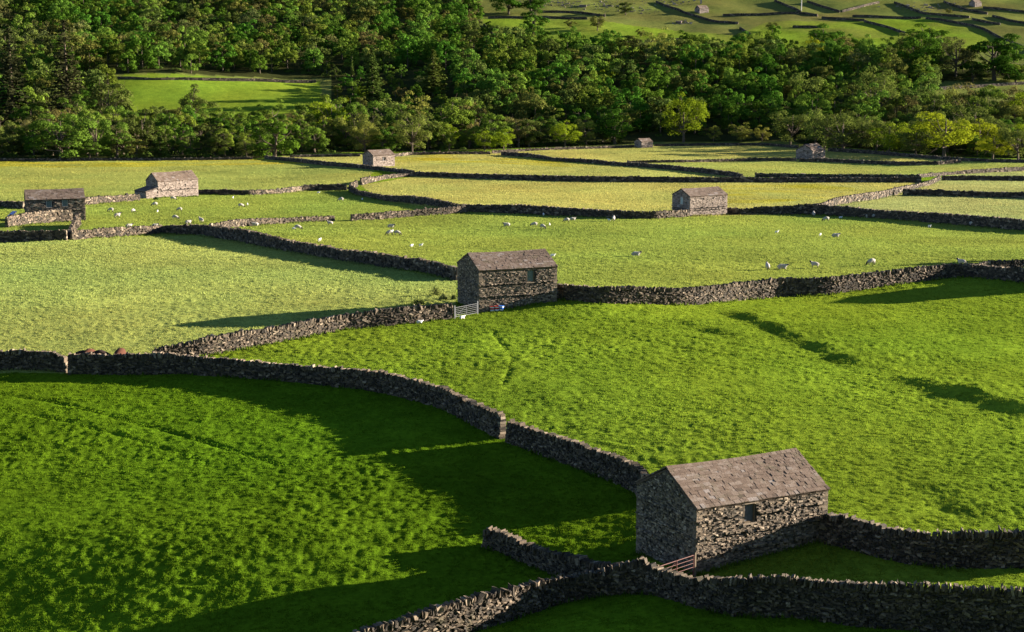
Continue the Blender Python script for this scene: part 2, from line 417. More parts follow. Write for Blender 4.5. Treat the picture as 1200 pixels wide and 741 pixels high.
B = barn('stone_barn', 'tall stone barn beside the galvanised gate, middle of the fields', (536.8,306.5), (561.7,317), (561.7,366), (652,312), (550,297.5), (M_BARN, M_ROOF), (.25,.12),
     openings=[(.66, -1.75, 1.0, 1.5, 'shutter'), (.17, 1.35, .38, .4, 'hole')], throughs=(.38,.66), slate=.30)
C_ = barn('stone_barn', 'pale stone barn with a gable window, at the far edge of the central sheep pasture', (788.4,227.4), (808.8,230.6), (808.8,253.5), (852,228), (799.4,221.6), (M_BARNPALE, M_ROOF), (.55,.2), throughs=(.3,.4), slate=.55, extra=window_on_gable)
D_ = barn('stone_barn', 'pale pinkish stone barn with a lean-to on its left end', (167,209.6), (185,213), (185,232.2), (225,209), (175.4,203), (M_BARNPALE, M_ROOF), (.55,.2), throughs=(.5,), slate=.55, extra=lean_to, cap=(11.8,5.9,42))
E_ = barn('stone_barn', 'dark stone barn with two grey-green shuttered windows beside the walled yard, far left', (28.6,232), (30.4,234.5), (30.4,259.5), (95.8,234.3), (29.5,223), (M_BARN, M_ROOF), (.5,.2), openings=[(.385, -1.75, 1.15, 1.5, 'pale'), (.66, -1.6, 1.15, 1.5, 'pale')],
     throughs=(.5,), slate=.5, cap=(12.0, 7.2, 18))
F_ = barn('stone_barn', 'small pale stone barn with one slit window behind the dark wall, near the wood edge', (423.1,180.7), (437.3,182.3), (437.3,195.5), (460.4,181.6), (430,176.4), (M_BARNPALE, M_ROOF), (.8,.3), openings=[(.5, -2.1, .9, 1.4, 'dark')], throughs=(), slate=.7, cap=(8.7,6.4,38))
G_ = barn('stone_barn', 'small stone barn with a shaded grey gable under the row of yellow-green trees, right', (934.3,175.6), (952.5,177), (952.5,187.8), (968.8,175.2), (943.8,169.3), (M_BARNPALE, M_ROOF), (.8,.3), openings=[(.45, -2.2, 1.0, 1.3, 'dark')], throughs=(), slate=.7, cap=(7.9,7.2,46))
H_ = barn('stone_barn', 'tiny stone hut under the dark wood at the meadow edge, centre right', (744.4,164), (752,166.6), (752,173.4), (765,166), (748,162.6), (M_BARNPALE, M_ROOF), (.8,.3), throughs=(), slate=.7, cap=(5.4,5,30))
I_ = barn('stone_barn', 'ruined brownish barn high on the rough hillside, top centre right', (815,9.4), (820,10), (820,16), (832,9.4), (817.5,6.5), (M_BARNPALE, M_ROOF), (1.,.4), throughs=(), slate=.9, cap=(6.8,5.5,28))
J_ = barn('stone_barn', 'small pale barn high on the hillside at the top right of the view', (1135,1.5), (1142.7,3.2), (1142.7,8.6), (1151,2.8), (1139,-.5), (M_BARNPALE, M_ROOF), (1.,.4), throughs=(), slate=.9, cap=(5.5,5.5,28))
K_ = barn('stone_barn', 'stone barn just past the right edge of the picture, whose shadow reaches the middle pasture', (1238,292), (1262,298), (1262,340), (1340,294), (1250,286), (M_BARN, M_ROOF), (.5,.2), throughs=(), slate=.5, cap=(9.5,7,22))
# blue sheet roof of the small pen left of the yard barn
def pen():
    x, y, z = at(8.5, 266); x1, y1, z1 = at(29, 262)
    root = empty('pen_shelter', (x, y+1.2, z), 0, label='low shelter with a blue sheet roof in the yard corner left of the dark barn', cat='shelter')
    L = x1-x
    for px_ in (0.1, L-.1):
        for py_ in (0.1, 3.3): b = MB(); box(b, px_-.07, px_+.07, py_-.07, py_+.07, -.6, 2.05+.45*py_/3.3, .5); b.build('post', M_POST, root)
    s = MB(); n = 14
    V = []; Fc = []
    for i in range(n+1):
        for j, yy in enumerate((-.15, 3.6)):
            V.append((-.2+(L+.4)*i/n, yy, 2.12+.5*yy/3.3+.05*math.sin(i*2.4)))
    V += [(a, b_, c-.04) for a, b_, c in V]
    m = 2*(n+1)
    for i in range(n): Fc += [(2*i, 2*i+2, 2*i+3, 2*i+1), (m+2*i+1, m+2*i+3, m+2*i+2, m+2*i), (2*i, m+2*i, m+2*i+2, 2*i+2), (2*i+1, 2*i+3, m+2*i+3, m+2*i+1)]
    s.add(V, Fc, .5); s.build('roof', M_TARP, root)
pen()

# ------------------------------------------------------------------ dry stone walls
WALLS = [
 ('shaded left end of the long near wall, stopping at a tumbled gap', [(-45,433,412),(0,433,412),(60,434,414),(74,435.5,419),(79,436.5,426)]),
 ('long curving shaded wall below the pale hay field, cattle behind its left end', [(82,438,416.5),(140,438.5,416.5),(200,437.5,417),(258,440,421),(322,445,427),(400,453,433),(446,459,437),(515,476,453),(538,487,464.5),(570,505,479),(589,514,487.5)]),
 ('shaded wall running down from the narrow stile to the nearest barn', [(597,518,494.4),(639,533,508),(676,547,522),(722,563.5,536),(750,576,549),(760,594,566)]),
 ('sunlit wall from the long curving wall up to the galvanised gate', [(180,423,412),(236,417.5,397.5),(310,404,386),(400,386.5,370),(467,380.5,361.5),(529,373,357.5)]),
 ('wall with pale cap stones along the front of the barnyard, far left', [(-45,285,273),(0,284,271.7),(78,282,270)]),
 ('long shaded wall bending from the barnyard down to the middle barn', [(84,281.5,270.4),(135,278,267),(192,274,264.3),(236,276,264),(287,284.6,269.4),(337,294.7,281),(400,305.5,292),(450,313,297.5),(501,320,305),(537,329,313.5)]),
 ('sunlit rubble wall dividing the left sheep pasture, ending at a gap', [(246,270,262.5),(264,268,259.5),(288,265,256.6),(340,261.5,255.4),(391,259,253)]),
 ('short dark wall with a rounded end, right of the gap in the sheep pasture', [(412,259,251),(448,257,249),(480,254,246.5),(510,252,244),(545,249.5,241)]),
 ('long dark wall along the near edge of the yellow meadow, left of the gable-window barn', [(410,224,216.5),(420,229.5,223.5),(450,235.5,229),(480,238,229.5),(504,241,232),(530,246,238),(548,249,240.5),(580,249.5,240),(608,251,239.6),(640,252.5,241.6),(680,254,244.4),(720,256,246.4),(768,256.5,247.8),(806,254,246)]),
 ('dark wall right of the barn with the gable window, running off the right edge', [(845,251,244),(856,251,242),(872,251.5,245),(890,251.5,242.5),(932,251.5,241),(946,251.5,238.5),(960,252,239.5),(1026,256,246),(1080,260,249),(1140,265.5,253),(1200,270.5,258),(1245,274,261)]),
 ('shaded wall from the lean-to barn along the top of the left sheep pasture', [(225,228,221.5),(240,228,221),(290,229,222),(326,227.6,221),(352,224,217),(372,223.6,215),(406,223.5,215.5)]),
 ('sunlit pinkish wall climbing between the meadows on the right', [(962,245,237),(980,240.5,231),(1020,235,225),(1050,228,219.5),(1070,222,216),(1090,217,211.5),(1101,212,205)]),
 ('dark wall between the two small right-hand meadows, lower one', [(1058,229,220.5),(1110,230,222.4),(1160,231.5,224),(1245,233.5,225)]),
 ('dark wall between the right-hand meadows, upper one', [(1104,211.5,205.4),(1150,211.5,205.6),(1245,212.5,206)]),
 ('sunlit wall rising rightwards below the yellow-green trees', [(1075,208.5,203.5),(1112,205,201),(1140,203.5,198.4),(1200,200.5,195),(1245,198,193)]),
 ('straight dark wall across the middle of the yellow meadows', [(486,206.5,200.3),(540,208.5,202.4),(600,211,204),(660,212.5,205),(720,213.2,206),(840,213.8,207),(960,213.8,207.4),(1040,214,207.6),(1079,214,206.5)]),
 ('dark wall passing in front of the small slit-window barn', [(311,186,181.6),(340,189.5,184.4),(380,194,188.4),(416,197,191.6),(440,199.5,194.2),(462,201.5,196.5),(485,205.5,199.3)]),
 ('short sunlit wall curving below the slit-window barn', [(487,206.5,201.5),(466,208,203),(448,210.5,205),(423,217,208)]),
 ('stub of sunlit wall left of the narrow gap below the slit-window barn', [(418,219,210.5),(411,222,214.5)]),
 ('low dark wall along the wood edge above the left hay field', [(-45,189.5,186),(120,188.5,185.5),(240,187.8,184.5),(296,187,184)]),
 ('low wall behind the slit-window barn, left of it', [(340,184.5,181),(370,184,181),(422,183.5,179.8)]),
 ('low wall under the trees right of the slit-window barn', [(462,184,179.5),(480,182,178),(574,181,177)]),
 ('low pale wall along the wood edge left of the tiny hut', [(577,180,175.8),(612,177.6,174),(720,173.8,170.3),(743,172.8,169.5)]),
 ('low dark wall along the wood edge right of the tiny hut', [(768,171.5,168),(830,170.8,167),(900,170.8,167),(935,174,169.5)]),
 ('dark wall under the yellow-green trees right of the grey-gabled barn', [(971,177.5,172.5),(1020,180.5,175.5),(1080,185.5,181),(1120,188.5,184),(1160,190,186),(1245,192,187.5)]),
 ('dark wall slanting down across the far yellow meadow to a rounded end', [(588,182,177),(620,184.5,179.3),(648,188.5,184),(692,191.5,186),(720,194,189),(768,197.5,191.5),(820,202.5,196.3),(864,207.5,201.2),(870,208.5,204)]),
 ('tumbled sunlit wall left of the grey-gabled barn', [(735,191.5,188.5),(800,190.5,187.2),(848,189.5,185.8),(884,188.5,184.3),(933,188.8,184.8)]),
 ('dark wall starting in front of the grey-gabled barn and bending right', [(937,189.5,185),(970,190,185.2),(1020,192.5,187.6),(1060,194,189),(1100,193,188.5),(1125,190.5,186.5)]),
 ('low dark wall just behind the straight meadow wall, right part', [(885,207.5,202),(920,208,202.6),(960,208.3,203.2),(1040,208.8,203.8),(1077,209,204)]),
 ('sunlit wall joining the dark yard barn and the lean-to barn', [(97,240.5,232),(130,237.5,230),(163,235,227.5)]),
 ('shaded wall at the left edge behind the blue-roofed shelter', [(-45,242,235),(0,243,235.6),(28,245,237)]),
 ('tall yard wall sloping down leftwards in front of the dark barn', [(8,267,255),(34,263,249.5),(61,261,245.5),(84,260,243.5)]),
 ('short sunlit wall end-on between the yard and the sheep pasture', [(82,281,270),(87,272,259),(93,264,250)]),
 ('long shaded wall right of the middle barn, climbing to the right edge', [(653,350.5,333.5),(703,355.5,338),(800,357.5,339),(820,356.5,337.5),(867,352,332),(918,347.5,327.7),(968,345.5,326.7),(1019,338,321),(1070,331,315.5),(1127,325,311),(1165,327.5,314),(1200,332,317.5),(1245,337,321)]),
 ('wall branching up from the long middle wall at the right edge', [(1130,321.5,310.5),(1165,317,308.5),(1200,314.5,306.5),(1245,311,303)]),
 ('shaded wall starting at the right end of the nearest barn', [(964,636,604),(993,642,606.5),(1030,652,618.6),(1058,659.5,627),(1113,664,630),(1145,664.5,627),(1200,665,625.5),(1250,666,626)]),
 ('nearest shaded wall with upright cap stones, bottom right', [(760,694,663),(781,699,672),(804,706,678),(837,716,681),(880,723,680),(922,720,679),(968,727,686),(1040,736,687),(1200,744,689.5),(1260,747,691)]),
 ('nearest sunlit wall with jagged cap stones, bottom centre', [(330,806,768),(400,785,748),(447,770,735),(493,757,721),(547,741,703),(579,731,695.5),(627,715,685),(661,703,678),(707,697,670.5),(742,694,657.5),(757,694,657)]),
 ('short low wall ending freely in the near shadow, left of the nearest barn', [(570,639.5,623.5),(584,644,622.5),(605,652,631),(627,662,642.5),(661,675,653),(701,684,662.5),(725,689,664)]),
 ('wall along the top edge of the clearing in the wood', [(108,93.5,89),(180,94,91),(240,94.5,89.5),(300,95.5,89.5),(370,97,91)]),
 ('grey roadside wall above the right-hand wood', [(1090,107,98.5),(1130,103.5,97.5),(1200,99,93),(1250,97,91)]),
 ('hillside wall above the wood, left of the pale mast', [(847,19,14.5),(880,18.5,14.5),(944,17,13),(958,19.5,15.5)]),
 ('hillside wall crossing right of the dark shaded field', [(999,20,16),(1040,21.5,17.5),(1079,22,18)]),
 ('long hillside wall descending to the right edge above the wood', [(1085,22.5,19),(1115,26.5,22.5),(1141,31.5,27),(1160,39,34.5),(1189,52.5,48),(1230,66,61)]),
 ('hillside wall dropping steeply into the treetops', [(1013,26,22),(1040,33,28),(1064,41,37)]),
 ('hillside wall along the top of the dark shaded field', [(963,22,17),(1013,25,21)]),
 ('hillside wall descending to the foot of the pale mast', [(908,2,-3),(938,15,11.5)]),
 ('hillside wall right of the pale mast', [(946,3,-1),(984,15,11.5)]),
 ('sunlit hillside wall climbing to the top edge', [(987,14.5,11),(1030,4,.5)]),
 ('hillside wall sweeping down from the top edge to the pale gateway stone', [(1048,4,0),(1083,17,12.5),(1136,21.5,18)]),
 ('short hillside wall with a pinkish stretch', [(1139,23.5,20),(1172,29.5,25.5)]),
 ('hillside wall left of the small pale barn', [(1106,3,-1),(1130,12,8),(1157,17,13.5)]),
 ('hillside wall at the right edge below the small pale barn', [(1163,20,15.5),(1200,28,23.5),(1235,34,30)]),
 ('hillside wall right of the small pale barn', [(1152,10,7),(1200,15,11.5),(1235,17,13.5)]),
 ('pinkish sunlit hillside wall above the right-hand treetops', [(1143,58,53),(1187,53,48.5)]),
 ('short ruined wall in the hillside field below the mast', [(929,32.5,27),(963,33,28)]),
 ('hillside wall with a lit face above the central treetops', [(572,22,16.5),(637,21.5,17),(688,23,18.5)]),
 ('upper hillside wall in shade above the central treetops', [(635,15,10),(680,16,11.5),(709,20,16)]),
 ('hillside wall running down the left side of the small upper field', [(567,30,26),(580,45,40)]),
 ('hillside wall passing below the ruined barn', [(769,3,-1),(800,15,10),(843,27,21),(865,28.5,23)]),
 ('short hillside wall disappearing into the treetops', [(867,34,30),(880,42,38)]),
 ('short pinkish wall showing between treetops', [(729,51,44.5),(752,50,45)]),
 ('low dark wall just above the central treetops', [(756,50,46),(800,47.5,44)]),
]
wall_lines = []
def build_wall(label, pts):
    W = [];
    for (x, yf, yt) in pts:
        p = at(x, yf); d = math.hypot(p[0], p[1], p[2]); W.append((p[0], p[1], np.clip((yf-yt)*d/F/CP*1.0, 1.15, 2.6 if p[1] < 800 else 1.75)))
    W = np.array(W)
    # densify the path (smooth, Catmull-Rom)
    P = [W[0]]
    for i in range(len(W)-1):
        p0, p1, p2, p3 = W[max(i-1,0)], W[i], W[i+1], W[min(i+2,len(W)-1)]
        n = max(2, int(np.hypot(*(p2-p1)[:2])/.8))
        for k in range(1, n+1):
            t = k/n; P.append(.5*((2*p1)+(-p0+p2)*t*.9+(2*p0-5*p1+4*p2-p3)*t*t*1+(-p0+3*p1-3*p2+p3)*t**3) if False else p1+(p2-p1)*t)
    P = np.array(P)
    for _ in range(3): P[1:-1] = (P[:-2]+2*P[1:-1]+P[2:])/4
    wall_lines.append(P[:, :2])
    seg = np.hypot(*np.diff(P[:,:2], axis=0).T); S = np.concatenate([[0], np.cumsum(seg)]); L = S[-1]
    D = float(np.median(P[:,1]))
    if D < 150: ls, hc, cap = .23, .13, .14
    elif D < 260: ls, hc, cap = .32, .18, .20
    elif D < 420: ls, hc, cap = .55, .28, .38
    elif D < 700: ls, hc, cap = .8, .4, .6
    else: ls, hc, cap = 1.2, .55, .9
    def pos(s): return np.stack([np.interp(s, S, P[:,k]) for k in range(3)], -1)
    def tang(s):
        a, b = pos(np.clip(s-.4, 0, L)), pos(np.clip(s+.4, 0, L)); t = (b-a)[:, :2]; return t/np.maximum(np.linalg.norm(t, axis=1, keepdims=True), 1e-6)
    root_xy = P[0]; rz = float(H(P[0,0], P[0,1]))
    org = np.array([P[0,0], P[0,1], rz])
    mb = MB(); wb, wt = .78, .42
    hwob = lambda s: .10*vnoise(s/3.1, 0*s+.5, 31)*2+.05*vnoise(s/.9, 0*s+.5, 32)*2
    # core
    m = max(2, int(L/max(.8, ls))); s = np.linspace(.12, L-.12, m); p = pos(s); t = tang(s); nn = np.stack([-t[:,1], t[:,0]], -1)
    g = H(p[:,0], p[:,1]); hh = p[:,2]+hwob(s)-.16*min(2, cap/.16)
    V = []
    for sg, zz, ww in ((-1,-.5,wb),(-1,1,wt),(1,1,wt),(1,-.5,wb)):
        z = g+(np.full(m, -.5) if zz < 0 else hh); V.append(np.stack([p[:,0]+nn[:,0]*sg*(ww/2-.1), p[:,1]+nn[:,1]*sg*(ww/2-.1), z], -1))
    V = np.stack(V, 1).reshape(-1, 3)-org; Fc = []
    for i in range(m-1):
        for k in range(4): Fc.append((i*4+k, i*4+(k+1) % 4, (i+1)*4+(k+1) % 4, (i+1)*4+k))
    Fc = np.array(Fc); mb.add(V, Fc, .05, 1); mb.add(V[:4], [(3,2,1,0)], .05, 1); mb.add(V[-4:], [(0,1,2,3)], .05, 1)
    # face stones
    hmax = float(P[:,2].max()); z = -.25
    while z < hmax:
        h = hc*rng.uniform(.85, 1.15)
        for sg in (-1, 1):
            ln = ls*np.exp(rng.normal(0, .38, int(L/ls*1.5)+4)); e = np.cumsum(ln)-ls*rng.random(); s0 = np.concatenate([[0], e[e < L]]); s1 = np.append(s0[1:], L)
            k = (s1-s0) > .06; s0, s1 = s0[k], s1[k]
            if not len(s0): continue
            sc = (s0+s1)/2; p = pos(sc); lim = p[:,2]+hwob(sc)-cap*.9; k = z+h < lim+h*.5; sc, s0, s1, p, lim = sc[k], s0[k], s1[k], p[k], lim[k]
            if not len(sc): continue
            t = tang(sc); n2 = np.stack([-t[:,1], t[:,0]], -1)*sg; fz = np.clip(z/np.maximum(p[:,2], .5), 0, 1); wd = (wb+(wt-wb)*fz)/2
            prot = rng.uniform(-.08, .06, len(sc))*(1 if D < 260 else 1.5); dp = .16
            zc = H(p[:,0], p[:,1])+z+h/2+rng.normal(0, .02, len(sc))+.06*vnoise(sc/1.7, sc*0+z, 41)
            c = np.stack([p[:,0]+n2[:,0]*(wd-dp+prot), p[:,1]+n2[:,1]*(wd-dp+prot), zc], -1)-org
            tl = rng.normal(0, .28, len(sc)); ax = np.stack([t[:,0], t[:,1], tl], -1); az = np.stack([-t[:,0]*tl, -t[:,1]*tl, np.ones(len(sc))], -1)
            ay = np.concatenate([n2, np.zeros((len(sc),1))], 1)
            hs = np.stack([(s1-s0)/2*.95, np.full(len(sc), dp), h/2*rng.uniform(.8, 1.08, len(sc))], -1)
            boxes(mb, c, ax, ay+rng.normal(0,.12,ay.shape), az, hs, .38, np.clip(rng.normal(.42, .25, len(sc)), 0, 1))
        z += h
    # stones closing both ends
    for send, sgn in ((.0, -1), (L, 1)):
        p = pos(np.array([send]))[0]; t = tang(np.array([send]))[0]; z = -.25
        while z < p[2]-cap:
            h = hc*1.2; wd = wb+(wt-wb)*max(0, z)/p[2]
            c = np.array([[p[0]-t[0]*sgn*.1, p[1]-t[1]*sgn*.1, float(H(p[0],p[1]))+z+h/2]])-org
            boxes(mb, c, (t[0],t[1],0), (-t[1],t[0],0), (0,0,1), [(.2, wd/2, h/2*.95)], .2); z += h
    # upright cap stones
    ln = cap*np.exp(rng.normal(0, .35, int(L/cap*1.4)+4)); e = np.cumsum(ln); s0 = np.concatenate([[0], e[e < L]]); s1 = np.append(s0[1:], L); sc = (s0+s1)/2
    p = pos(sc); t = tang(sc); ch = (.30 if D < 260 else .34)*np.exp(rng.normal(0, .16, len(sc)))+.02
    zc = H(p[:,0], p[:,1])+p[:,2]+hwob(sc)-cap*.95+ch*.35+ (0 if D < 260 else .0)
    c = np.stack([p[:,0], p[:,1], zc], -1)+rng.normal(0, .03, (len(sc), 3))-org
    tl = rng.normal(0, .15, len(sc)); ax = np.stack([t[:,0], t[:,1], tl], -1); az = np.stack([-t[:,0]*tl, -t[:,1]*tl, np.ones(len(sc))], -1)
    az2 = az+rng.normal(0, .07, az.shape)
    boxes(mb, c, ax, np.stack([-t[:,1], t[:,0], 0*t[:,0]], -1), az2, np.stack([(s1-s0)/2*.85, rng.uniform(.2, .3, len(sc)), ch*.6], -1), .36, np.clip(rng.normal(.5, .25, len(sc)), 0, 1))
    o = mb.build('stone_wall', [M_WALL, M_CORE]); o.location = org
    tag(o, 'dry stone wall: '+label if False else label, 'wall', 'dry stone field walls')
for lb, pts in WALLS: build_wall(lb, pts)

# ------------------------------------------------------------------ fields (sward colour set field by field, wall to wall)
def world_poly(pts): return np.array([at(*p)[:2] for p in pts])
def inpoly(X, Y, P):
    r = np.zeros(X.shape, bool); n = len(P)
    for i in range(n):
        x0, y0 = P[i]; x1, y1 = P[(i+1) % n]
        c = (y0 > Y) != (y1 > Y)
        if abs(y1-y0) > 1e-9: r ^= c & (X < (x1-x0)*(Y-y0)/(y1-y0)+x0)
    return r
WOODP = world_poly([(-90,187.2),(300,186),(345,180.5),(422,178.5),(466,178),(575,175.5),(742,168),(768,166.5),(930,166.5),(1050,178),(1110,183.5),(1300,190),(1300,140),(1150,140),(1095,122),(1085,97),(1195,91),(1195,82),(1120,82),(1060,74),(1000,62),(900,64),(800,66),(760,68),(700,62),(640,66),(600,58),(566,48),(560,4),(-90,1)])
HOLES = [world_poly([(128,152),(128,88.5),(388,91.5),(388,140),(350,150)]), world_poly([(740,172),(820,172),(820,160),(740,162)]), world_poly([(815,168),(905,168),(905,158),(815,158)])]
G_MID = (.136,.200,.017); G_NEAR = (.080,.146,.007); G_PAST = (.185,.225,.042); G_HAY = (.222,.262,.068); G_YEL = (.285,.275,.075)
G_YG = (.225,.245,.060); G_HILL = (.135,.155,.040); G_CLR = (.150,.215,.022); G_PALE = (.255,.270,.095)
FIELDS = [
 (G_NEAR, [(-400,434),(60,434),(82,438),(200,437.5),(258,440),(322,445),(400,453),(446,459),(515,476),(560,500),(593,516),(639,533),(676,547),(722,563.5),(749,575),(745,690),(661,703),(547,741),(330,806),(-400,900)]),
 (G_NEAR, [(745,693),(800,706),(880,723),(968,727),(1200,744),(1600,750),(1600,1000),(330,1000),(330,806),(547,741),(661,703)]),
 (G_MID, [(749,672),(969,640),(1058,659),(1200,665),(1600,668),(1600,746),(1200,744),(968,727),(880,723),(804,706)]),
 (G_HAY, [(-400,283),(82,281.5),(135,278),(236,276),(287,284.6),(337,294.7),(400,305.5),(450,313),(501,320),(536,329),(534,362),(529,373),(467,380.5),(400,386.5),(310,404),(236,417.5),(180,423),(82,438),(-400,434)]),
 (G_PAST, [(-400,244),(30,244),(97,240.5),(163,235),(225,228),(290,229),(326,227.6),(372,223.6),(406,223.5),(450,235.5),(504,241),(548,249),(620,251.6),(680,254),(768,256.5),(844,251),(932,251.5),(1026,256),(1080,260),(1200,270.5),(1600,290),(1600,300),(1200,314.5),(1127,325),(1019,338),(918,347.5),(820,356.5),(703,355.5),(653,350.5),(536,329),(450,313),(400,305.5),(337,294.7),(236,276),(82,281.5),(-400,284)]),
 (G_YG, [(-400,188),(296,187.5),(311,186),(380,194),(440,199.5),(423,217),(406,223.5),(372,223.6),(326,227.6),(225,228),(163,235),(97,240.5),(-400,244)]),
 (G_YEL, [(311,186),(345,181),(575,178),(590,182),(648,188.5),(720,194),(820,202.5),(870,208.5),(880,213.8),(600,211),(485,205),(440,199.5),(380,194)]),
 (G_YEL, [(588,182),(576,179),(745,171),(935,171),(1060,182),(1160,189),(1100,193),(1020,192.5),(937,189),(735,191.5),(692,191.5)]),
 (G_YG, [(735,191.5),(937,189),(1020,192.5),(1125,190.5),(1300,190),(1300,197),(1112,205),(1079,208),(885,207.5),(864,207.5),(768,197.5)]),
 (G_YEL, [(487,206.5),(600,211),(840,213.8),(1079,214),(1050,228),(962,245),(932,251.5),(806,254),(680,254),(548,249),(450,235.5),(423,217)]),
 (G_PALE, [(962,245),(1050,228),(1104,211.5),(1112,205),(1300,196),(1600,200),(1600,290),(1200,270.5),(1080,260),(1026,256)]),
 (G_CLR, [(100,150),(100,92.5),(375,95.5),(385,150)]),
 (G_CLR, [(566,42),(566,22),(700,24),(860,42),(900,26),(1080,22),(1150,35),(1190,60),(1100,62),(900,60),(566,62)]),
]
FPOLY = [(c, world_poly([(x, min(y, 735+ (0 if y < 735 else 0))) for x, y in p] if False else p)) for c, p in FIELDS]
YELTOP = [world_poly([(-400,187.6),(300,187),(380,192),(250,194),(0,197),(-400,200)]), world_poly([(445,182),(560,180),(640,188),(720,194),(700,197),(560,191),(445,190)]), world_poly([(840,218),(960,216),(1010,222),(960,233),(900,239),(852,238)])]
def grass_col(X, Y):
    shp = X.shape; X = X.ravel(); Y = Y.ravel()
    c = np.tile(np.array(G_MID), (len(X), 1))
    hill = Y > 700; c[hill] = G_HILL
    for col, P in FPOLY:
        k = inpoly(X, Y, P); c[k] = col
    # buttercups lie in drifts in the hay meadows
    for P in YELTOP:
        k = inpoly(X, Y, P); w = np.clip(.35+1.1*fbm(X[k]/14., Y[k]/7., 61, 2), 0, .8)[:,None]; c[k] = c[k]*(1-w)+np.array((.30,.25,.015))*w
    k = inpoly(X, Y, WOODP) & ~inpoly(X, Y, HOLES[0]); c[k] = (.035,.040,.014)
    n1 = fbm(X/16., Y/16., 51, 3)[:,None]; n2 = fbm(X/3., Y/3., 53, 2)[:,None]
    c = c*(1+.26*n1)*(1+.16*n2); c[:,0] *= 1+.16*fbm(X/22., Y/30., 57, 2)
    rough = sstep(880, 1100, Y)[:,None]*np.clip(.35+1.1*fbm(X/40., Y/30., 59, 3), 0, 1)[:,None]; c = c*(1-rough)+np.array((.13,.115,.04))*rough
    return np.clip(c, .004, .6).reshape(shp+(3,))
# faint wheel tracks and old drains: shallow grooves
TRACKS = []
for pl, w, h in [([(0,461),(60,470),(128,487),(190,503),(250,520),(330,545)], .28, .10), ([(0,478),(70,492),(150,512),(240,540)], .25, .07), ([(575,385),(600,420),(590,450)], .3, .07), ([(655,505),(720,495),(800,482),(900,470)], .4, .06),
                ([(660,388),(760,400),(860,418),(960,432)], .3, .09), ([(700,384),(800,394),(900,410),(1050,436)], .3, .08), ([(0,530),(120,520),(260,530)], .3, .05), ([(640,373),(750,378),(860,392)], .3, .07)]:
    TRACKS.append((world_poly(pl), w, h))
def tracks(X, Y):
    z = np.zeros(X.shape)
    for P, w, h in TRACKS:
        lo, hi = P.min(0)-2, P.max(0)+2; k = (X > lo[0]) & (X < hi[0]) & (Y > lo[1]) & (Y < hi[1])
        if not k.any(): continue
        x, y = X[k], Y[k]; d = np.full(x.shape, 99.)
        for i in range(len(P)-1):
            a, b = P[i], P[i+1]; v = b-a; t = np.clip(((x-a[0])*v[0]+(y-a[1])*v[1])/(v@v), 0, 1)
            d = np.minimum(d, np.hypot(x-a[0]-t*v[0], y-a[1]-t*v[1]))
        z[k] -= 1.7*h*np.exp(-(d/w)**2)
    return z
def micro(X, Y):
    """tussocks and hoof-pocks of grazed pasture"""
    a = (.088+.10*fbm(X/13., Y/16., 77, 2))*fbm(X/.47, Y/.60, 71, 2)+.10*fbm(X/3.5, Y/3.5, 75, 2)
    return a*sstep(80, 100, Y)*(1-.6*sstep(250, 450, Y))

# ground: one sheet
ys = [-2500,-1500,-800,-400,-200,-100,-50,-20,0,10,20,30,40,50,60,70,78,84,88]; y = 90.
while y < 1250: ys.append(y); y += max(.2, .0023*y) if y < 720 else 3.2
while y < 4400: ys.append(y); y *= 1.04
ys = np.array(ys); NC = 860
u = np.linspace(-1, 1, NC); side = np.array([1.12, 1.35, 1.8, 2.8, 5, 10])
U = np.concatenate([-side[::-1], u, side])
hw = np.maximum(34, ys*.335+8)
Xg = U[None]*hw[:,None]; far = np.abs(U) >= 9.9; Xg[:, far] = np.sign(U[far])[None]*4200
far = np.abs(U) == 5; Xg[:, far] = np.sign(U[far])[None]*np.maximum(1700, hw*5)[:,None]
Yg = np.repeat(ys[:,None], len(U), 1)
Zg = H(Xg, Yg); core = (np.abs(U) <= 1.2)[None]; Zg = Zg+np.where(core, micro(Xg, Yg)+tracks(Xg, Yg), 0)
me = bpy.data.meshes.new('ground'); nr, nc = Xg.shape; me.vertices.add(nr*nc)
me.vertices.foreach_set('co', np.stack([Xg,Yg,Zg],-1).astype(np.float32).ravel())
ii = (np.arange(nr-1)[:,None]*nc+np.arange(nc-1)[None]).ravel(); q = np.stack([ii, ii+1, ii+nc+1, ii+nc], -1).astype(np.int32)
me.loops.add(q.size); me.loops.foreach_set('vertex_index', q.ravel()); me.polygons.add(len(q)); me.polygons.foreach_set('loop_start', (np.arange(len(q))*4).astype(np.int32))
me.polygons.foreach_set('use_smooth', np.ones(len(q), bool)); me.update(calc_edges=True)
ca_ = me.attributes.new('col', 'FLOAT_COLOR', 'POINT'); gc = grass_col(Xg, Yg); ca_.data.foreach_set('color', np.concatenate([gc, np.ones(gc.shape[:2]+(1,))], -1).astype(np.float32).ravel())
m, nt, out = mat('pasture'); a = N(nt, 'ShaderNodeAttribute', attribute_name='col').outputs['Color']; tc = N(nt, 'ShaderNodeTexCoord').outputs['Object']
n1 = noise(nt, tc, 2.2, 5, .7); n2 = noise(nt, tc, .35, 4, .65); n3 = noise(nt, tc, 7., 3, .7)
c = mixc(nt, .8, a, ramp(nt, n1, [(.3,(.50,.55,.55)),(.7,(1.35,1.3,1.2))]), 'MULTIPLY'); c = mixc(nt, .7, c, ramp(nt, n2, [(.35,(.75,.8,.8)),(.65,(1.2,1.15,1.05))]), 'MULTIPLY')
mth = N(nt, 'ShaderNodeMath', operation='ADD'); nt.links.new(n1, mth.inputs[0]); nt.links.new(n3, mth.inputs[1])
bsdf(nt, out, c, 1., mth.outputs[0], .08, .8, spec=0); me.materials.append(m)
g = bpy.data.objects.new('ground', me); COL.objects.link(g); tag(g, 'green valley floor and hillside cut into fields', None, None, 'structure')

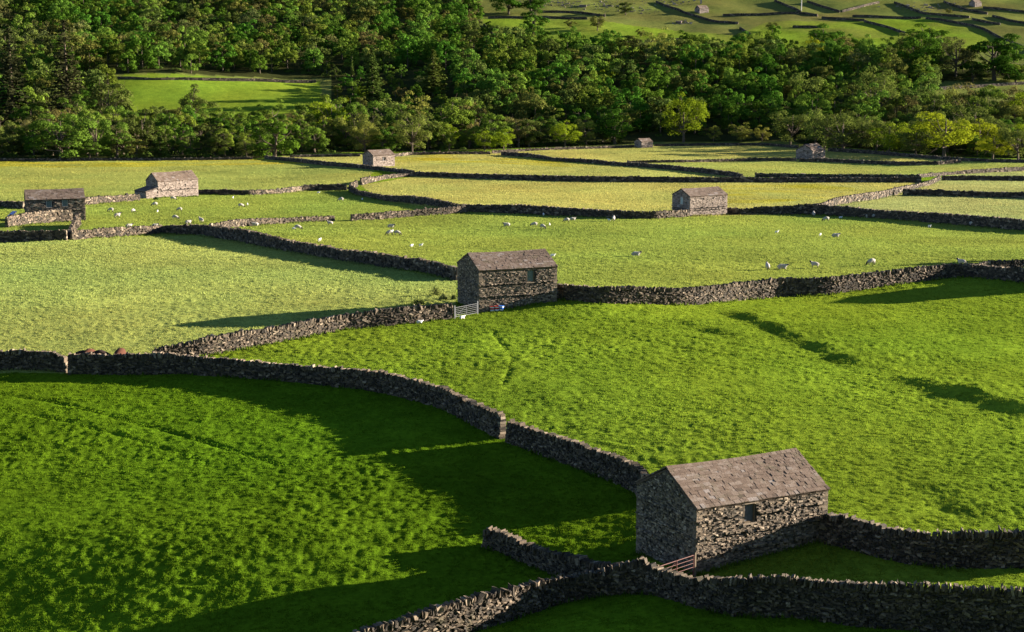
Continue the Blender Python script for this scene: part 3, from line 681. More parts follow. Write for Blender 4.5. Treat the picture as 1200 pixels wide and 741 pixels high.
# grass tufts: one object, one sward
def tufts(n, y0, y1, hgt, wid, blades, yl=None):
    """leaning blade triangles in tufts; density and height follow the tussocks"""
    Y = np.sqrt(rng.uniform(y0**2, y1**2, n)); X = rng.uniform(-1, 1, n)*(Y*.318+3)
    dens = .55+1.3*fbm(X/.47, Y/.60, 71, 2)+.3*fbm(X/2.4, Y/2.4, 81, 2)+.4*fbm(X/9., Y/9., 85, 2); k = rng.random(n) < np.clip(dens+.25, .12, 1); X, Y, dens = X[k], Y[k], dens[k]
    for (ex, ey, ca, sa, L, W) in FOOT:
        lx = (X-ex)*ca+(Y-ey)*sa; ly = -(X-ex)*sa+(Y-ey)*ca; k = ~((lx > -.1) & (lx < L+.1) & (ly > -.1) & (ly < W+.1)); X, Y, dens = X[k], Y[k], dens[k]
    n = len(X); c = grass_col(X, Y); hm = np.clip(.55+.8*dens, .4, 1.5)
    V = []; C = []
    for b in range(blades):
        bx = X+rng.normal(0, wid*.7, n); by = Y+rng.normal(0, wid*.7, n); bz = H(bx, by)+micro(bx, by)-.02
        a = rng.uniform(0, np.pi, n); w = wid*rng.uniform(.4, 1, n); h = hgt*hm*rng.uniform(.5, 1.15, n)
        lx, ly = rng.normal(0, .35, n)*h, rng.normal(0, .35, n)*h
        V.append(np.stack([np.stack([bx-np.cos(a)*w/2, by-np.sin(a)*w/2, bz], -1), np.stack([bx+np.cos(a)*w/2, by+np.sin(a)*w/2, bz], -1), np.stack([bx+lx, by+ly, bz+h], -1)], 1))
        vr = .24 if y0 < 200 else .12; cc = c*rng.uniform(1-vr, 1+vr, (n,1)); cc[:,0] *= rng.uniform(1-.5*vr, 1+.7*vr, n)
        C.append(cc)
    return np.concatenate(V), np.concatenate(C)
def verge():
    P = []
    for l in wall_lines:
        if np.median(l[:,1]) > 480: continue
        sg = np.diff(l, axis=0); L_ = np.hypot(*sg.T); n = np.maximum((L_*16).astype(int), 1)
        for i in range(len(sg)):
            t = rng.random((n[i],1)); sd = np.where(rng.random((n[i],1)) < .5, -1, 1); nn = np.array([-sg[i][1], sg[i][0]])/max(L_[i], 1e-6)
            P.append(l[i]+sg[i]*t+nn*sd*(.36+abs(rng.normal(0, .22, (n[i],1)))))
    for (ex, ey, ca, sa, L, W) in FOOT[:5]:
        for _ in range(int(40*(L+W))):
            t = rng.random()*2*(L+W); o_ = .12+abs(rng.normal(0,.2)); u, v = (t, -o_) if t < L else (L+o_, t-L) if t < L+W else (2*L+W-t, W+o_) if t < 2*L+W else (-o_, 2*(L+W)-t)
            P.append(np.array([[ex+u*ca-v*sa, ey+u*sa+v*ca]]))
    P = np.concatenate(P); k = rng.random(len(P)) < np.clip(.45+1.5*fbm(P[:,0]/2.5, P[:,1]/2.5, 97, 2), .08, 1); P = P[k]; X, Y = P.T; n = len(X)
    c = grass_col(X, Y)*np.array([.8,.85,1.])*rng.uniform(.6, 1.2, (n,1)); V = []; C = []; q = np.clip(Y/130., 1, 2.6)
    for b in range(4):
        bx = X+rng.normal(0, .09, n); by = Y+rng.normal(0, .09, n); bz = H(bx, by)-.03; a = rng.uniform(0, np.pi, n); w = .10*q*rng.uniform(.5, 1.2, n); h = .30*rng.uniform(.4, 1.5, n)
        V.append(np.stack([np.stack([bx-np.cos(a)*w/2, by-np.sin(a)*w/2, bz], -1), np.stack([bx+np.cos(a)*w/2, by+np.sin(a)*w/2, bz], -1), np.stack([bx+rng.normal(0,.1,n), by+rng.normal(0,.1,n), bz+h], -1)], 1)); C.append(c)
    return np.concatenate(V), np.concatenate(C)
parts = [verge(), tufts(170000, 90, 135, .085, .085, 4), tufts(160000, 135, 210, .10, .12, 4), tufts(110000, 210, 330, .15, .22, 3), tufts(80000, 330, 520, .17, .36, 3), tufts(50000, 520, 715, .18, .5, 3)]
V = np.concatenate([p[0] for p in parts]); C = np.concatenate([p[1] for p in parts])
me = bpy.data.meshes.new('grass'); me.vertices.add(len(V)*3); me.vertices.foreach_set('co', V.astype(np.float32).ravel())
me.loops.add(len(V)*3); me.loops.foreach_set('vertex_index', np.arange(len(V)*3, dtype=np.int32)); me.polygons.add(len(V)); me.polygons.foreach_set('loop_start', (np.arange(len(V))*3).astype(np.int32)); me.update(calc_edges=True)
ca_ = me.attributes.new('col', 'FLOAT_COLOR', 'FACE'); ca_.data.foreach_set('color', np.concatenate([C*1.12, np.ones((len(C),1))], -1).astype(np.float32).ravel())
m, nt, out = mat('grass_blades'); a = N(nt, 'ShaderNodeAttribute', attribute_name='col').outputs['Color']
d = N(nt, 'ShaderNodeBsdfDiffuse'); tr = N(nt, 'ShaderNodeBsdfTranslucent'); mx = N(nt, 'ShaderNodeMixShader'); mx.inputs[0].default_value = .35
nt.links.new(a, d.inputs[0]); nt.links.new(a, tr.inputs[0]); nt.links.new(d.outputs[0], mx.inputs[1]); nt.links.new(tr.outputs[0], mx.inputs[2]); nt.links.new(mx.outputs[0], out.inputs[0])
me.materials.append(m); g = bpy.data.objects.new('grass', me); COL.objects.link(g); tag(g, 'short tufted grass of the pastures and hay meadows', 'grass', None, 'stuff')
print('grass tris', len(V))

# ------------------------------------------------------------------ trees
LM = {'sycamore': leaf_mat('deep_green_leaves', (.048,.110,.011)), 'ash': leaf_mat('fresh_green_leaves', (.085,.145,.018)), 'alder': leaf_mat('olive_leaves', (.078,.102,.021)),
      'budding': leaf_mat('brownish_budding_leaves', (.100,.108,.033)), 'lime': leaf_mat('yellow_green_leaves', (.165,.225,.012), trans=.35), 'olive': leaf_mat('soft_olive_leaves', (.115,.148,.028)),
      'spruce': leaf_mat('dark_needles', (.045,.050,.020)), 'larch': leaf_mat('light_needles', (.075,.115,.022))}
def leaf_quads(c, nrm, size, rg):
    n = len(c); a = rg.normal(0, 1, (n,3)); u = np.cross(nrm, a); u /= np.linalg.norm(u, axis=1, keepdims=True)+1e-9; w = np.cross(nrm, u)
    s = size*rg.uniform(.6, 1.25, (n,1)); u = u*s; w = w*s*.7
    return np.stack([c-u*.5, c-w*.5+u*.1, c+u*.55, c+w*.5+u*.1], 1)
def crown_broad(rg, h, rx, nclump, nleaf, size, low=.16, loose=0., squash=1.0):
    c = []; nn = []
    cz = h*(low+1)/2; rz = h*(1-low)/2
    cl = []
    lob = rg.normal(0, .16, 7)
    while len(cl) < nclump:
        d = rg.normal(0, 1, 3); d /= np.linalg.norm(d)
        if d[2] < -.88: continue
        az = math.atan2(d[1], d[0]); k = 1+lob[0]*math.sin(az+lob[3]*9)+lob[1]*math.sin(2*az+lob[4]*9)+lob[2]*math.sin(3*az+d[2]*3)
        rr = rg.uniform(.62, .92)*k
        cl.append((np.array([d[0]*rx*rr, d[1]*rx*rr, cz+d[2]*rz*rr*squash]), rg.uniform(.26, .42)*rx*(.75 if d[2] > .75 else 1)))
    pts = []; nrs = []
    for p, r in cl:
        m = int(nleaf/nclump*(r/(.34*rx))**2); d = rg.normal(0, 1, (m,3)); d /= np.linalg.norm(d, axis=1, keepdims=True); d[:,2] = np.where(d[:,2] < -.3, -d[:,2], d[:,2])
        rad = r*rg.uniform(.55, 1.08, (m,1))**.6*(1+loose*rg.normal(0, .3, (m,1)))
        q = p+d*rad*np.array([1,1,.8]); pts.append(q); nv = d+rg.normal(0, .33, (m,3)); nrs.append(nv/np.linalg.norm(nv, axis=1, keepdims=True))
    return np.concatenate(pts), np.concatenate(nrs), cl
def crown_conifer(rg, h, rx, nleaf, sparse=0.):
    P = []; Nn = []; z = h*.10
    while z < h*.985:
        f = 1-(z/h); r = rx*(f**.8)*rg.uniform(.75, 1.1)+.15; nb = max(4, int(7+5*f))
        for k in range(nb):
            if rg.random() < sparse: continue
            a = rg.uniform(0, 2*np.pi); rr = r*rg.uniform(.7, 1.05); m = max(4, int(nleaf*.028*f+3))
            t = rg.random(m)**.7; x = t*rr; w = .22*rr*(1-.6*t)
            q = np.stack([x*math.cos(a)-rg.normal(0, 1, m)*w*math.sin(a), x*math.sin(a)+rg.normal(0, 1, m)*w*math.cos(a), z-x*.28+rg.normal(0, .12, m)+.12*rr*t**2], -1)
            P.append(q); nv = np.stack([np.full(m, math.cos(a)*.3), np.full(m, math.sin(a)*.3), np.ones(m)], -1)+rg.normal(0, .5, (m,3)); Nn.append(nv/np.linalg.norm(nv, axis=1, keepdims=True))
        z += h*.028*rg.uniform(.8, 1.2)
    return np.concatenate(P), np.concatenate(Nn)
class Proto: pass
PROTOS = {}
def make_proto(kind, seed, h, rx, nclump, nleaf, size, low=.16, loose=0., conifer=False, sparse=0., squash=1.):
    rg = np.random.default_rng(seed); p = Proto(); p.kind = kind; p.h = h
    if conifer: pts, nr = crown_conifer(rg, h, rx, nleaf, sparse); cl = []
    else: pts, nr, cl = crown_broad(rg, h, rx, nclump, nleaf, size, low, loose, squash)
    Q = leaf_quads(pts, nr, size, rg); p.Q = Q; p.tint = np.clip(rg.normal(.5, .2, len(Q)), 0, 1)
    mb = MB(); mb.add(Q.reshape(-1,3), np.arange(len(Q)*4).reshape(-1,4), p.tint)
    # trunk and limbs
    tb = MB(); lean = rg.normal(0, .25, 2)
    if conifer:
        tube(tb, [(0,0,-.6),(0,0,h*.4),(0,0,h*.97)], [h*.016+.08, h*.011+.05, .03], 7)
        for k in range(26):
            z = h*rg.uniform(.12, .9); a = rg.uniform(0, 6.28); r = rx*(1-z/h)*.8; tube(tb, [(0,0,z),(r*math.cos(a), r*math.sin(a), z-.2*r)], [.06,.02], 4)
    else:
        fork = h*rg.uniform(.16, .28); r0 = .03*h
        tube(tb, [(0,0,-.6),(0,0,.4),(lean[0]*.6,lean[1]*.6,fork),(lean[0]*1.5,lean[1]*1.5,h*.8)], [r0*1.3, r0, r0*.8, r0*.15], 8)
        for (q, r) in cl[:18]:
            z0 = rg.uniform(fork*.8, min(h*.55, max(q[2]-.5, fork))); s = np.array([lean[0]*z0/h*1.6, lean[1]*z0/h*1.6, z0]); mid = s*.45+q*.55+np.array([0,0,-.08*h*rg.random()])
            tube(tb, [s, mid, q], [r0*.45, r0*.25, r0*.08], 5)
            for _ in range(3):
                e = q+rg.normal(0, 1, 3)*r*.8; tube(tb, [mid*.4+q*.6, e], [r0*.14, r0*.04], 4)
    p.crown = mb; p.trunk = tb; p.seed = seed; p.ready = None
    PROTOS.setdefault(kind, []).append(p); return p
for i in range(4): make_proto('sycamore', 100+i, 15, 6.2-.3*i, 28, 7000, .52, -.03)
for i in range(4): make_proto('ash', 200+i, 15, 5.6, 26, 6000, .50, -.02, .15)
for i in range(3): make_proto('alder', 300+i, 13, 5.0, 24, 5200, .48, -.05, .25)
for i in range(3): make_proto('budding', 400+i, 14, 5.6, 28, 4200, .42, .05, .3)
for i in range(3): make_proto('lime', 500+i, 14, 6.6, 30, 5600, .45, .04, .15, squash=.95)
for i in range(3): make_proto('olive', 600+i, 13, 6.0, 30, 5200, .43, .03, .2)
for i in range(2): make_proto('spruce', 700+i, 26, 4.6, 0, 700, .75, conifer=True, sparse=.15)
for i in range(2): make_proto('larch', 800+i, 17, 3.6, 0, 620, .6, conifer=True)
KNAME = {'sycamore': 'broadleaf_tree', 'ash': 'broadleaf_tree', 'alder': 'alder_tree', 'budding': 'budding_tree', 'lime': 'yellow_green_tree', 'olive': 'olive_tree', 'spruce': 'spruce_tree', 'larch': 'conifer_tree'}
KNAME['olive'] = 'field_edge_tree'; KNAME['lime'] = 'field_edge_tree'
def put_tree(kind, x, y, hgt, wid, label, group=None, idx=None, rz=None):
    ps = PROTOS[kind]; p = ps[idx % len(ps)] if idx is not None else ps[rng.integers(len(ps))]
    z = float(H(x, y)); rz = rng.uniform(0, 6.28) if rz is None else rz; name = KNAME[kind]
    s = hgt/p.h; sw = wid/(2*{'sycamore':6.0,'ash':5.6,'alder':5.,'budding':5.6,'lime':6.6,'olive':6.,'spruce':4.2,'larch':3.4}[kind]) if wid else s*rng.uniform(1.0, 1.32)
    if p.ready is None:
        r = empty(name, (x, y, z), rz); c = p.crown.build('crown', LM[kind], r); t = p.trunk.build('trunk', M_BARK, r); p.ready = (r, t, c)
    else:
        r = p.ready[0].copy(); COL.objects.link(r)
        for ch in p.ready[1:]:
            q = ch.copy(); COL.objects.link(q); q.parent = r
    r.location = (x, y, z); r.rotation_euler = (0, 0, rz); r.scale = (sw, sw, s)
    r['label'] = label; r['category'] = 'tree'
    if group: r['group'] = group
    elif 'group' in r.keys(): del r['group']
    return r
# trees one can single out: foot x, foot row, height px, width px, kind, label
SPECIAL = [
 (1106,184,52,68,'lime','big spreading bright yellow-green tree, brightest of the wood edge on the right'),
 (988,178,44,54,'olive','rounded olive-green tree with a visible trunk, second right of the grey-gabled barn'),
 (966,174,48,44,'olive','olive tree rising directly behind the grey-gabled barn'),
 (926,170,42,42,'olive','pale grey-green tree just left of the grey-gabled barn'),
 (1042,180,38,46,'lime','low yellow-green tree standing between the olive tree and the brightest tree'),
 (1073,183,34,34,'olive','small dull tree against the left side of the brightest tree'),
 (1163,188,34,38,'lime','small yellow-green tree right of the brightest tree'),
 (1193,189,44,40,'olive','olive-green tree cut by the right edge at the meadow wall'),
 (1080,178,50,40,'olive','tall olive tree behind the brightest tree'),
 (1140,176,55,50,'olive','broad olive tree behind the brightest tree, on its right'),
 (801,167,56,50,'lime','tall yellow-green tree with shade all round it, right of the tiny hut'),
 (836,166,18,17,'olive','small pale sapling first in line right of the tiny hut'),
 (869,166,21,26,'olive','small rounded pale bush-like tree, middle one of the three saplings'),
 (893,166,18,18,'olive','small pale sapling last in line before the wood edge row'),
 (72,188,54,60,'ash','bright green leafy tree at the left wood edge'),
 (322,185,50,52,'sycamore','dense rich-green tree where the wood edge meets the dark wall'),
 (226,146,43,36,'alder','round dark tree standing in front of the clearing'),
 (128,148,52,46,'alder','dark tree at the left end of the clearing'),
 (16,158,118,52,'spruce','tall dark spruce with bare twiggy branches at the left edge'),
 (80,152,122,56,'spruce','tallest dark spruce, left of the clearing'),
 (437,122,62,34,'larch','light green pointed conifer above the wood, left of centre'),
 (508,112,52,42,'larch','light green conifer rising right of the pointed one'),
 (596,17,34,38,'sycamore','dark round tree standing in the small upper field'),
 (622,16,30,34,'sycamore','dark round tree next to the one in the small upper field'),
 (624,46,40,38,'sycamore','dark tree on the wall line below the small upper field'),
 (733,18,16,18,'alder','lone dark bush-like tree by the scree on the hillside'),
 (751,43,9,11,'alder','tiny lone bush in the hillside field above the wood'),
 (700,36,18,18,'alder','small dark tree above the central treetops'),
 (450,193,0,0,None,''),
 (188,187,30,24,'larch','slim light-green conifer at the left wood edge'),
 (105,187,20,26,'ash','low fresh-green bush-like tree right of the bright leafy one'),
 (160,187,24,30,'alder','low dull tree at the left wood edge'),
 (428,180,38,34,'olive','grey-green tree behind the slit-window barn'),
 (448,180,25,32,'ash','low green tree touching the slit-window barn roof'),
 (483,179,44,38,'olive','yellowish olive tree right of the slit-window barn'),
 (568,177,25,27,'lime','small yellow-green tree at the wood edge, left one of a pair'),
 (590,176,26,24,'lime','small yellow-green tree at the wood edge, right one of a pair'),
 (662,172,30,34,'lime','low yellow-green tree where the pale wall begins to rise'),
 (1040,47,0,0,None,''),
 (1078,90,50,52,'sycamore','large dark dense tree above the roadside wall, left one'),
 (1165,94,52,64,'sycamore','large dark spreading tree above the roadside wall'),
 (1120,90,44,40,'budding','brownish tree between the two large dark ones above the roadside wall'),
 (1140,96,20,28,'alder','low bushy tree right of the brownish one above the roadside wall'),
 (1058,92,24,32,'alder','low bushy tree at the left foot of the large dark dense tree'),
 (1190,97,22,30,'ash','low green bushy tree at the right edge above the roadside wall'),
 (1100,94,18,26,'alder','small bush-like tree between the trunks above the roadside wall'),
 (668,33,10,12,'alder','tiny dark bush on the upper hillside wall'),
 (905,38,12,16,'alder','tiny bush at the top of the right-hand wood under the ruined wall'),
 (1112,16,6,8,'alder','speck of a bush near the pale gateway stone on the hillside'),
 (1022,142,60,52,'olive','broad light olive tree in the middle of the right-hand wood'),
 (1157,142,40,36,'ash','fresh green tree below the roadside wall'),
 (965,68,40,46,'sycamore','dark rounded tree at the top edge of the right-hand wood'),
 (1090,64,36,52,'sycamore','wide dark tree crossing the hillside wall at the top of the right-hand wood'),
]
taken = []
for (px, py, hp, wp, kind, lb) in SPECIAL:
    if kind is None: continue
    x, y, z = at(px, py); d = math.sqrt(x*x+y*y+z*z); put_tree(kind, x, y, hp*d/F*1.02, wp*d/F*1.03, lb); taken.append((x, y, wp*d/F/2))
Ltop = world_poly([(-90,3),(560,6),(567,2),(400,1)])
zones = [
 ('in the wood left of the clearing', lambda a, b: a < 130), ('in the wood above the clearing', lambda a, b: a < 400 and b < 100), ('between the clearing and the left meadow', lambda a, b: a < 345),
 ('in the wood left of the centre', lambda a, b: a < 560), ('in the wood behind the central meadows', lambda a, b: a < 860 and b > 110), ('on the upper slope of the central wood', lambda a, b: a < 860), ('in the right-hand wood', lambda a, b: a < 1090), ('at the far right of the wood', lambda a, b: True)]
KLAB = {'sycamore': 'dense deep-green broadleaf tree', 'ash': 'fresh mid-green broadleaf tree', 'alder': 'dull dark olive bushy tree', 'budding': 'thin brownish tree just coming into leaf', 'olive': 'soft olive-green round tree', 'lime': 'yellow-green round tree', 'larch': 'pointed light conifer', 'spruce': 'dark pointed spruce'}
cand = []
yy = 640.
while yy < 1340:
    dxs = 10.0; off = rng.uniform(0, dxs)
    for xx in np.arange(-.36*yy, .36*yy, dxs)+off:
        x = xx+rng.normal(0, 2.4); y = yy+rng.normal(0, 4.5)
        cand.append((x, y))
    yy += 15.5 if yy > 700 else 10
cand = np.array(cand)
ok = inpoly(cand[:,0], cand[:,1], WOODP)
pp = [project(x, y, float(H(x, y))) for x, y in cand]; pr = np.array(pp)
ok |= (cand[:,1] > 1080) & (pr[:,0] < 562) & (cand[:,1] < 1250)
for h_ in HOLES: ok &= ~inpoly(cand[:,0], cand[:,1], h_)
cand = cand[ok]; pr = pr[ok]
tp = np.array(taken); keep = [(np.hypot(tp[:,0]-x, (tp[:,1]-y)*.8) > np.minimum(tp[:,2]*.8+2, 9)).all() for x, y in cand]
cand = cand[keep]; pr = pr[keep]; o_ = np.argsort(cand[:,1]); cand = cand[o_]; pr = pr[o_]
print('wood trees', len(cand))
farQ, farC, farT = [], [], MB(); NIND = 275; cnt = 0
kinds = np.array(['sycamore','ash','alder','budding','olive','larch','lime'])
for i, ((x, y), (a, b)) in enumerate(zip(cand, pr)):
    w = np.array([.32,.30,.17,.06,.11,.02,.02])
    if a > 1000 and b > 120: w = np.array([.10,.25,.12,.08,.35,.0,.10])
    if b > 150 and a < 1000: w = np.array([.22,.33,.20,.06,.14,.03,.02])
    if 700 < a < 930 and b > 120: w = np.array([.55,.15,.25,0,.05,0,0])
    if b < 70: w = np.array([.42,.18,.20,.15,.05,0,0])
    cl = vnoise(x/45., y/45., 123)+.5; kind = kinds[np.searchsorted(np.cumsum(w/w.sum()), min(.999, .5*rng.random()+.5*cl+.0))] if rng.random() < .5 else kinds[min(6, np.searchsorted(np.cumsum(w/w.sum()), rng.random()))]
    hgt = rng.uniform(9, 14) if rng.random() < .6 else rng.uniform(14, 19)
    if a > 130 and a < 380 and 130 < b < 175: hgt = rng.uniform(11, 14)
    if 380 < a < 540 and 84 < b < 150: hgt = rng.uniform(6, 8.5)
    if b > 170 or (b > 160 and a > 560): hgt *= rng.uniform(.6, .9)
    if b < 66 and a > 560: hgt *= .72
    zi = next(k for k, (n_, f_) in enumerate(zones) if f_(a, b))
    if cnt < NIND and -45 < a < 1245:
        put_tree(kind, x, y, hgt, None, KLAB[kind]+' '+zones[zi][0], KLAB[kind]+'s '+zones[zi][0]); cnt += 1
    else:
        p = PROTOS[kind][rng.integers(len(PROTOS[kind]))]; s = hgt/p.h; th = rng.uniform(0, 6.28); sel = rng.random(len(p.Q)) < .42; Q = p.Q[sel]; cen = Q.mean(1, keepdims=True); Q = cen+(Q-cen)*1.38
        Q = Q*s; c_, s_ = math.cos(th), math.sin(th); Q = np.stack([Q[...,0]*c_-Q[...,1]*s_, Q[...,0]*s_+Q[...,1]*c_, Q[...,2]], -1)+np.array([x, y, float(H(x, y))])
        base = {'sycamore':(.048,.110,.011),'ash':(.085,.145,.018),'alder':(.078,.102,.021),'budding':(.100,.108,.033),'lime':(.165,.225,.012),'olive':(.115,.148,.028),'larch':(.075,.115,.022),'spruce':(.045,.05,.02)}[kind]
        cc = np.array(base)*rng.uniform(.75, 1.3)*np.array([rng.uniform(.85,1.3),1,1]); farQ.append(Q); farC.append(np.tile(cc, (len(Q),1))*(.55+.9*p.tint[sel])[:,None])
        tube(farT, [(x,y,float(H(x,y))-.5),(x,y,float(H(x,y))+hgt*.6)], [.3,.12], 5)
if farQ:
    Q = np.concatenate(farQ); C = np.concatenate(farC); n = len(Q); root = MB(); root.add(Q.reshape(-1,3), np.arange(n*4).reshape(-1,4), .5)
    fm = leaf_mat('far_wood_leaves', (.1,.1,.1), attr=True, var=0.)
    o = root.build('woodland', fm); aa = o.data.attributes.new('col', 'FLOAT_COLOR', 'FACE'); aa.data.foreach_set('color', np.concatenate([C, np.ones((n,1))], -1).astype(np.float32).ravel())
    tag(o, 'far mass of mixed trees filling the hillside wood', 'wood', None, 'stuff'); t = farT.build('trunk', M_BARK, o); tag(t, kind='stuff')
for (px, py, h_) in [(1252,322,6.5),(1262,304,6.5),(1290,312,7.5)]:
    x, y, z = at(px, py); put_tree('alder', x, y, h_, 6.5, 'thorn tree beyond the right edge of the picture, shading the middle pasture', 'thorns past the right edge')
# undergrowth along the wood floor
def shrub_mesh(rg, n, r, h, size):
    d = rg.normal(0, 1, (n,3)); d /= np.linalg.norm(d, axis=1, keepdims=True); d[:,2] = abs(d[:,2]); q = d*np.array([r, r, h])*rg.uniform(.6, 1.05, (n,1)); return leaf_quads(q, d, size, rg)
for (px, py, w_, h_, lb, col) in [(511,346,17,10,'pale yellowish bush in the hay field corner left of the middle barn',(.13,.15,.04)),(520,351,12,7,'smaller pale bush right beside the yellowish one, by the middle barn',(.13,.15,.05)),(490,357,18,7,'low dark bush left of the pale ones near the middle barn',(.06,.09,.02)),(532,351,8,6,'tiny bush against the gable of the middle barn',(.11,.13,.04)),(183,234,7,3,'tiny green bush at the foot of the lean-to barn',(.06,.10,.02))]:
    x, y, z = at(px, py); d = math.sqrt(x*x+y*y+z*z); root = empty('bush', (x,y,z), 0, label=lb, cat='bush')
    Q = shrub_mesh(rng, 420, w_*d/F/2, h_*d/F*1.0, .16 if y < 300 else .3); mb = MB(); mb.add(Q.reshape(-1,3), np.arange(len(Q)*4).reshape(-1,4), np.clip(rng.normal(.5,.2,len(Q)),0,1)); mb.build('foliage', leaf_mat('bush_leaves', col), root)
    sb = MB()
    for k in range(7): a = k*.9; tube(sb, [(0,0,-.1),(math.cos(a)*w_*d/F*.3, math.sin(a)*w_*d/F*.3, h_*d/F*.7)], [.03,.01], 4)
    sb.build('stem', M_BARK, root)
Q = []; 
uc = cand[rng.integers(0, len(cand), 3000)]+rng.normal(0, 5, (3000,2))
for x, y in uc:
    if inpoly(np.array([x]), np.array([y]), WOODP)[0] and not inpoly(np.array([x]), np.array([y]), HOLES[0])[0]: Q.append(shrub_mesh(rng, 60, rng.uniform(1.5,3), rng.uniform(1,2.6), .8)+np.array([x, y, float(H(x, y))-.2]))
Q = np.concatenate(Q); mb = MB(); mb.add(Q.reshape(-1,3), np.arange(len(Q)*4).reshape(-1,4), np.clip(rng.normal(.45,.2,len(Q)),0,1)); o = mb.build('undergrowth', leaf_mat('undergrowth_leaves', (.05,.085,.015))); tag(o, 'dark undergrowth covering the floor of the wood', 'undergrowth', None, 'stuff')
# scree on the hillside
mb = MB(); c = []; hs = []
for (px, py, n, sx_, sy_) in [(700,6,150,60,6),(745,13,60,22,3),(1085,10,90,45,4),(790,3,50,30,4),(655,4,50,20,3),(800,27,40,16,2)]:
    for _ in range(n):
        a, b = px+rng.normal(0, sx_*.5), py+rng.normal(0, sy_*.6)
        if b < -4: continue
        p = at(a, b); s = np.exp(rng.normal(-1.1, .5)); c.append((p[0], p[1], p[2]+s*.2)); hs.append((s, s*.8, s*.5))
boxes(mb, c, (1,0,0), (0,1,0), (0,0,1), hs, .35); o = mb.build('scree', M_BARNPALE); tag(o, 'scattered pale stones on the rough hillside', 'stones', None, 'stuff')

# ------------------------------------------------------------------ animals: one skinned body each
def skinned(name, verts, edges, radii, mats, face_fn, sub=2):
    me = bpy.data.meshes.new(name); me.from_pydata(verts, edges, []); o = bpy.data.objects.new(name, me); COL.objects.link(o)
    sk = o.modifiers.new('s', 'SKIN'); me.skin_vertices[0].data[0].use_root = True
    for v, r in zip(me.skin_vertices[0].data, radii): v.radius = (r, r) if np.isscalar(r) else r
    sd = o.modifiers.new('d', 'SUBSURF'); sd.levels = sub; sd.render_levels = sub
    dg = bpy.context.evaluated_depsgraph_get(); ev = bpy.data.meshes.new_from_object(o.evaluated_get(dg)); bpy.data.objects.remove(o)
    for m_ in mats: ev.materials.append(m_)
    for p in ev.polygons: p.use_smooth = True; p.material_index = face_fn(p.center)
    ev.name = name; return ev
def beast(name, s, mats, grazing=True, lying=False, face=True, cow=False):
    # spine along +x (head at +x); unit = metres for a ewe, scaled by s
    bl = .36 if lying else .60
    br = .27 if not cow else .25
    v = [(-.38,0,bl),(-.2,0,bl+.02),(.12,0,bl),(.36,0,bl+.01)]; r = [br*.72, br, br*1.03, br*.82]
    e = [(0,1),(1,2),(2,3)]
    if lying: v += [(.55,0,bl+.16),(.66,0,bl+.25),(.80,0,bl+.20)]; r += [.12,.085,.05]
    elif grazing: v += [(.56,0,bl-.16),(.68,0,.20),(.74,0,.07)]; r += [.13,.085,.055]
    else: v += [(.53,0,bl+.22),(.62,0,bl+.36),(.78,0,bl+.29)]; r += [.12,.085,.05]
    e += [(3,4),(4,5),(5,6)]
    h = np.array(v[5]); n = len(v)
    v += [tuple(h+(-.03,.12,.05)), tuple(h+(-.03,-.12,.05))]; r += [.02,.02]; e += [(5,n),(5,n+1)]     # ears
    n = len(v); v += [(-.50,0,bl+.04),(-.56,0,bl-.2)]; r += [.06,.035]; e += [(0,n),(n,n+1)]              # tail
    if lying:
        for (x, y, a) in ((.3,.16,3),(.3,-.16,3),(-.3,.18,0),(-.3,-.18,0)):
            n = len(v); v += [(x,y,.14),(x+.2,y*1.15,.06)]; r += [.07,.035]; e += [(a,n),(n,n+1)]
    else:
        for (x, y, a, k) in ((.32,.13,3,.02),(.32,-.13,3,.02),(-.34,.13,0,-.06),(-.34,-.13,0,-.06)):
            n = len(v); v += [(x,y,bl-.22),(x+k,y,.24),(x-k*.3+.02,y,.03)]; r += [.085,.036,.034]; e += [(a,n),(n,n+1),(n+1,n+2)]
    v = [tuple(np.array(q)*s) for q in v]; r = [q*s for q in r]
    hx = v[5][0]-.10*s
    def ff(c): return 1 if face and (c.x > hx or (not lying and c.z < .27*s and not (grazing and False))) else 0
    return skinned(name, v, e, r, mats, ff)
SH = {'graze': beast('sheep', 1.35, [M_WOOL, M_FACE]), 'stand': beast('sheep', 1.35, [M_WOOLD, M_FACE], grazing=False), 'lie': beast('sheep', 1.4, [M_WOOL, M_FACE], lying=True), 'lamb': beast('lamb', .85, [M_LAMB, M_LAMB], grazing=False), 'lambl': beast('lamb', .9, [M_LAMB, M_LAMB], lying=True)}
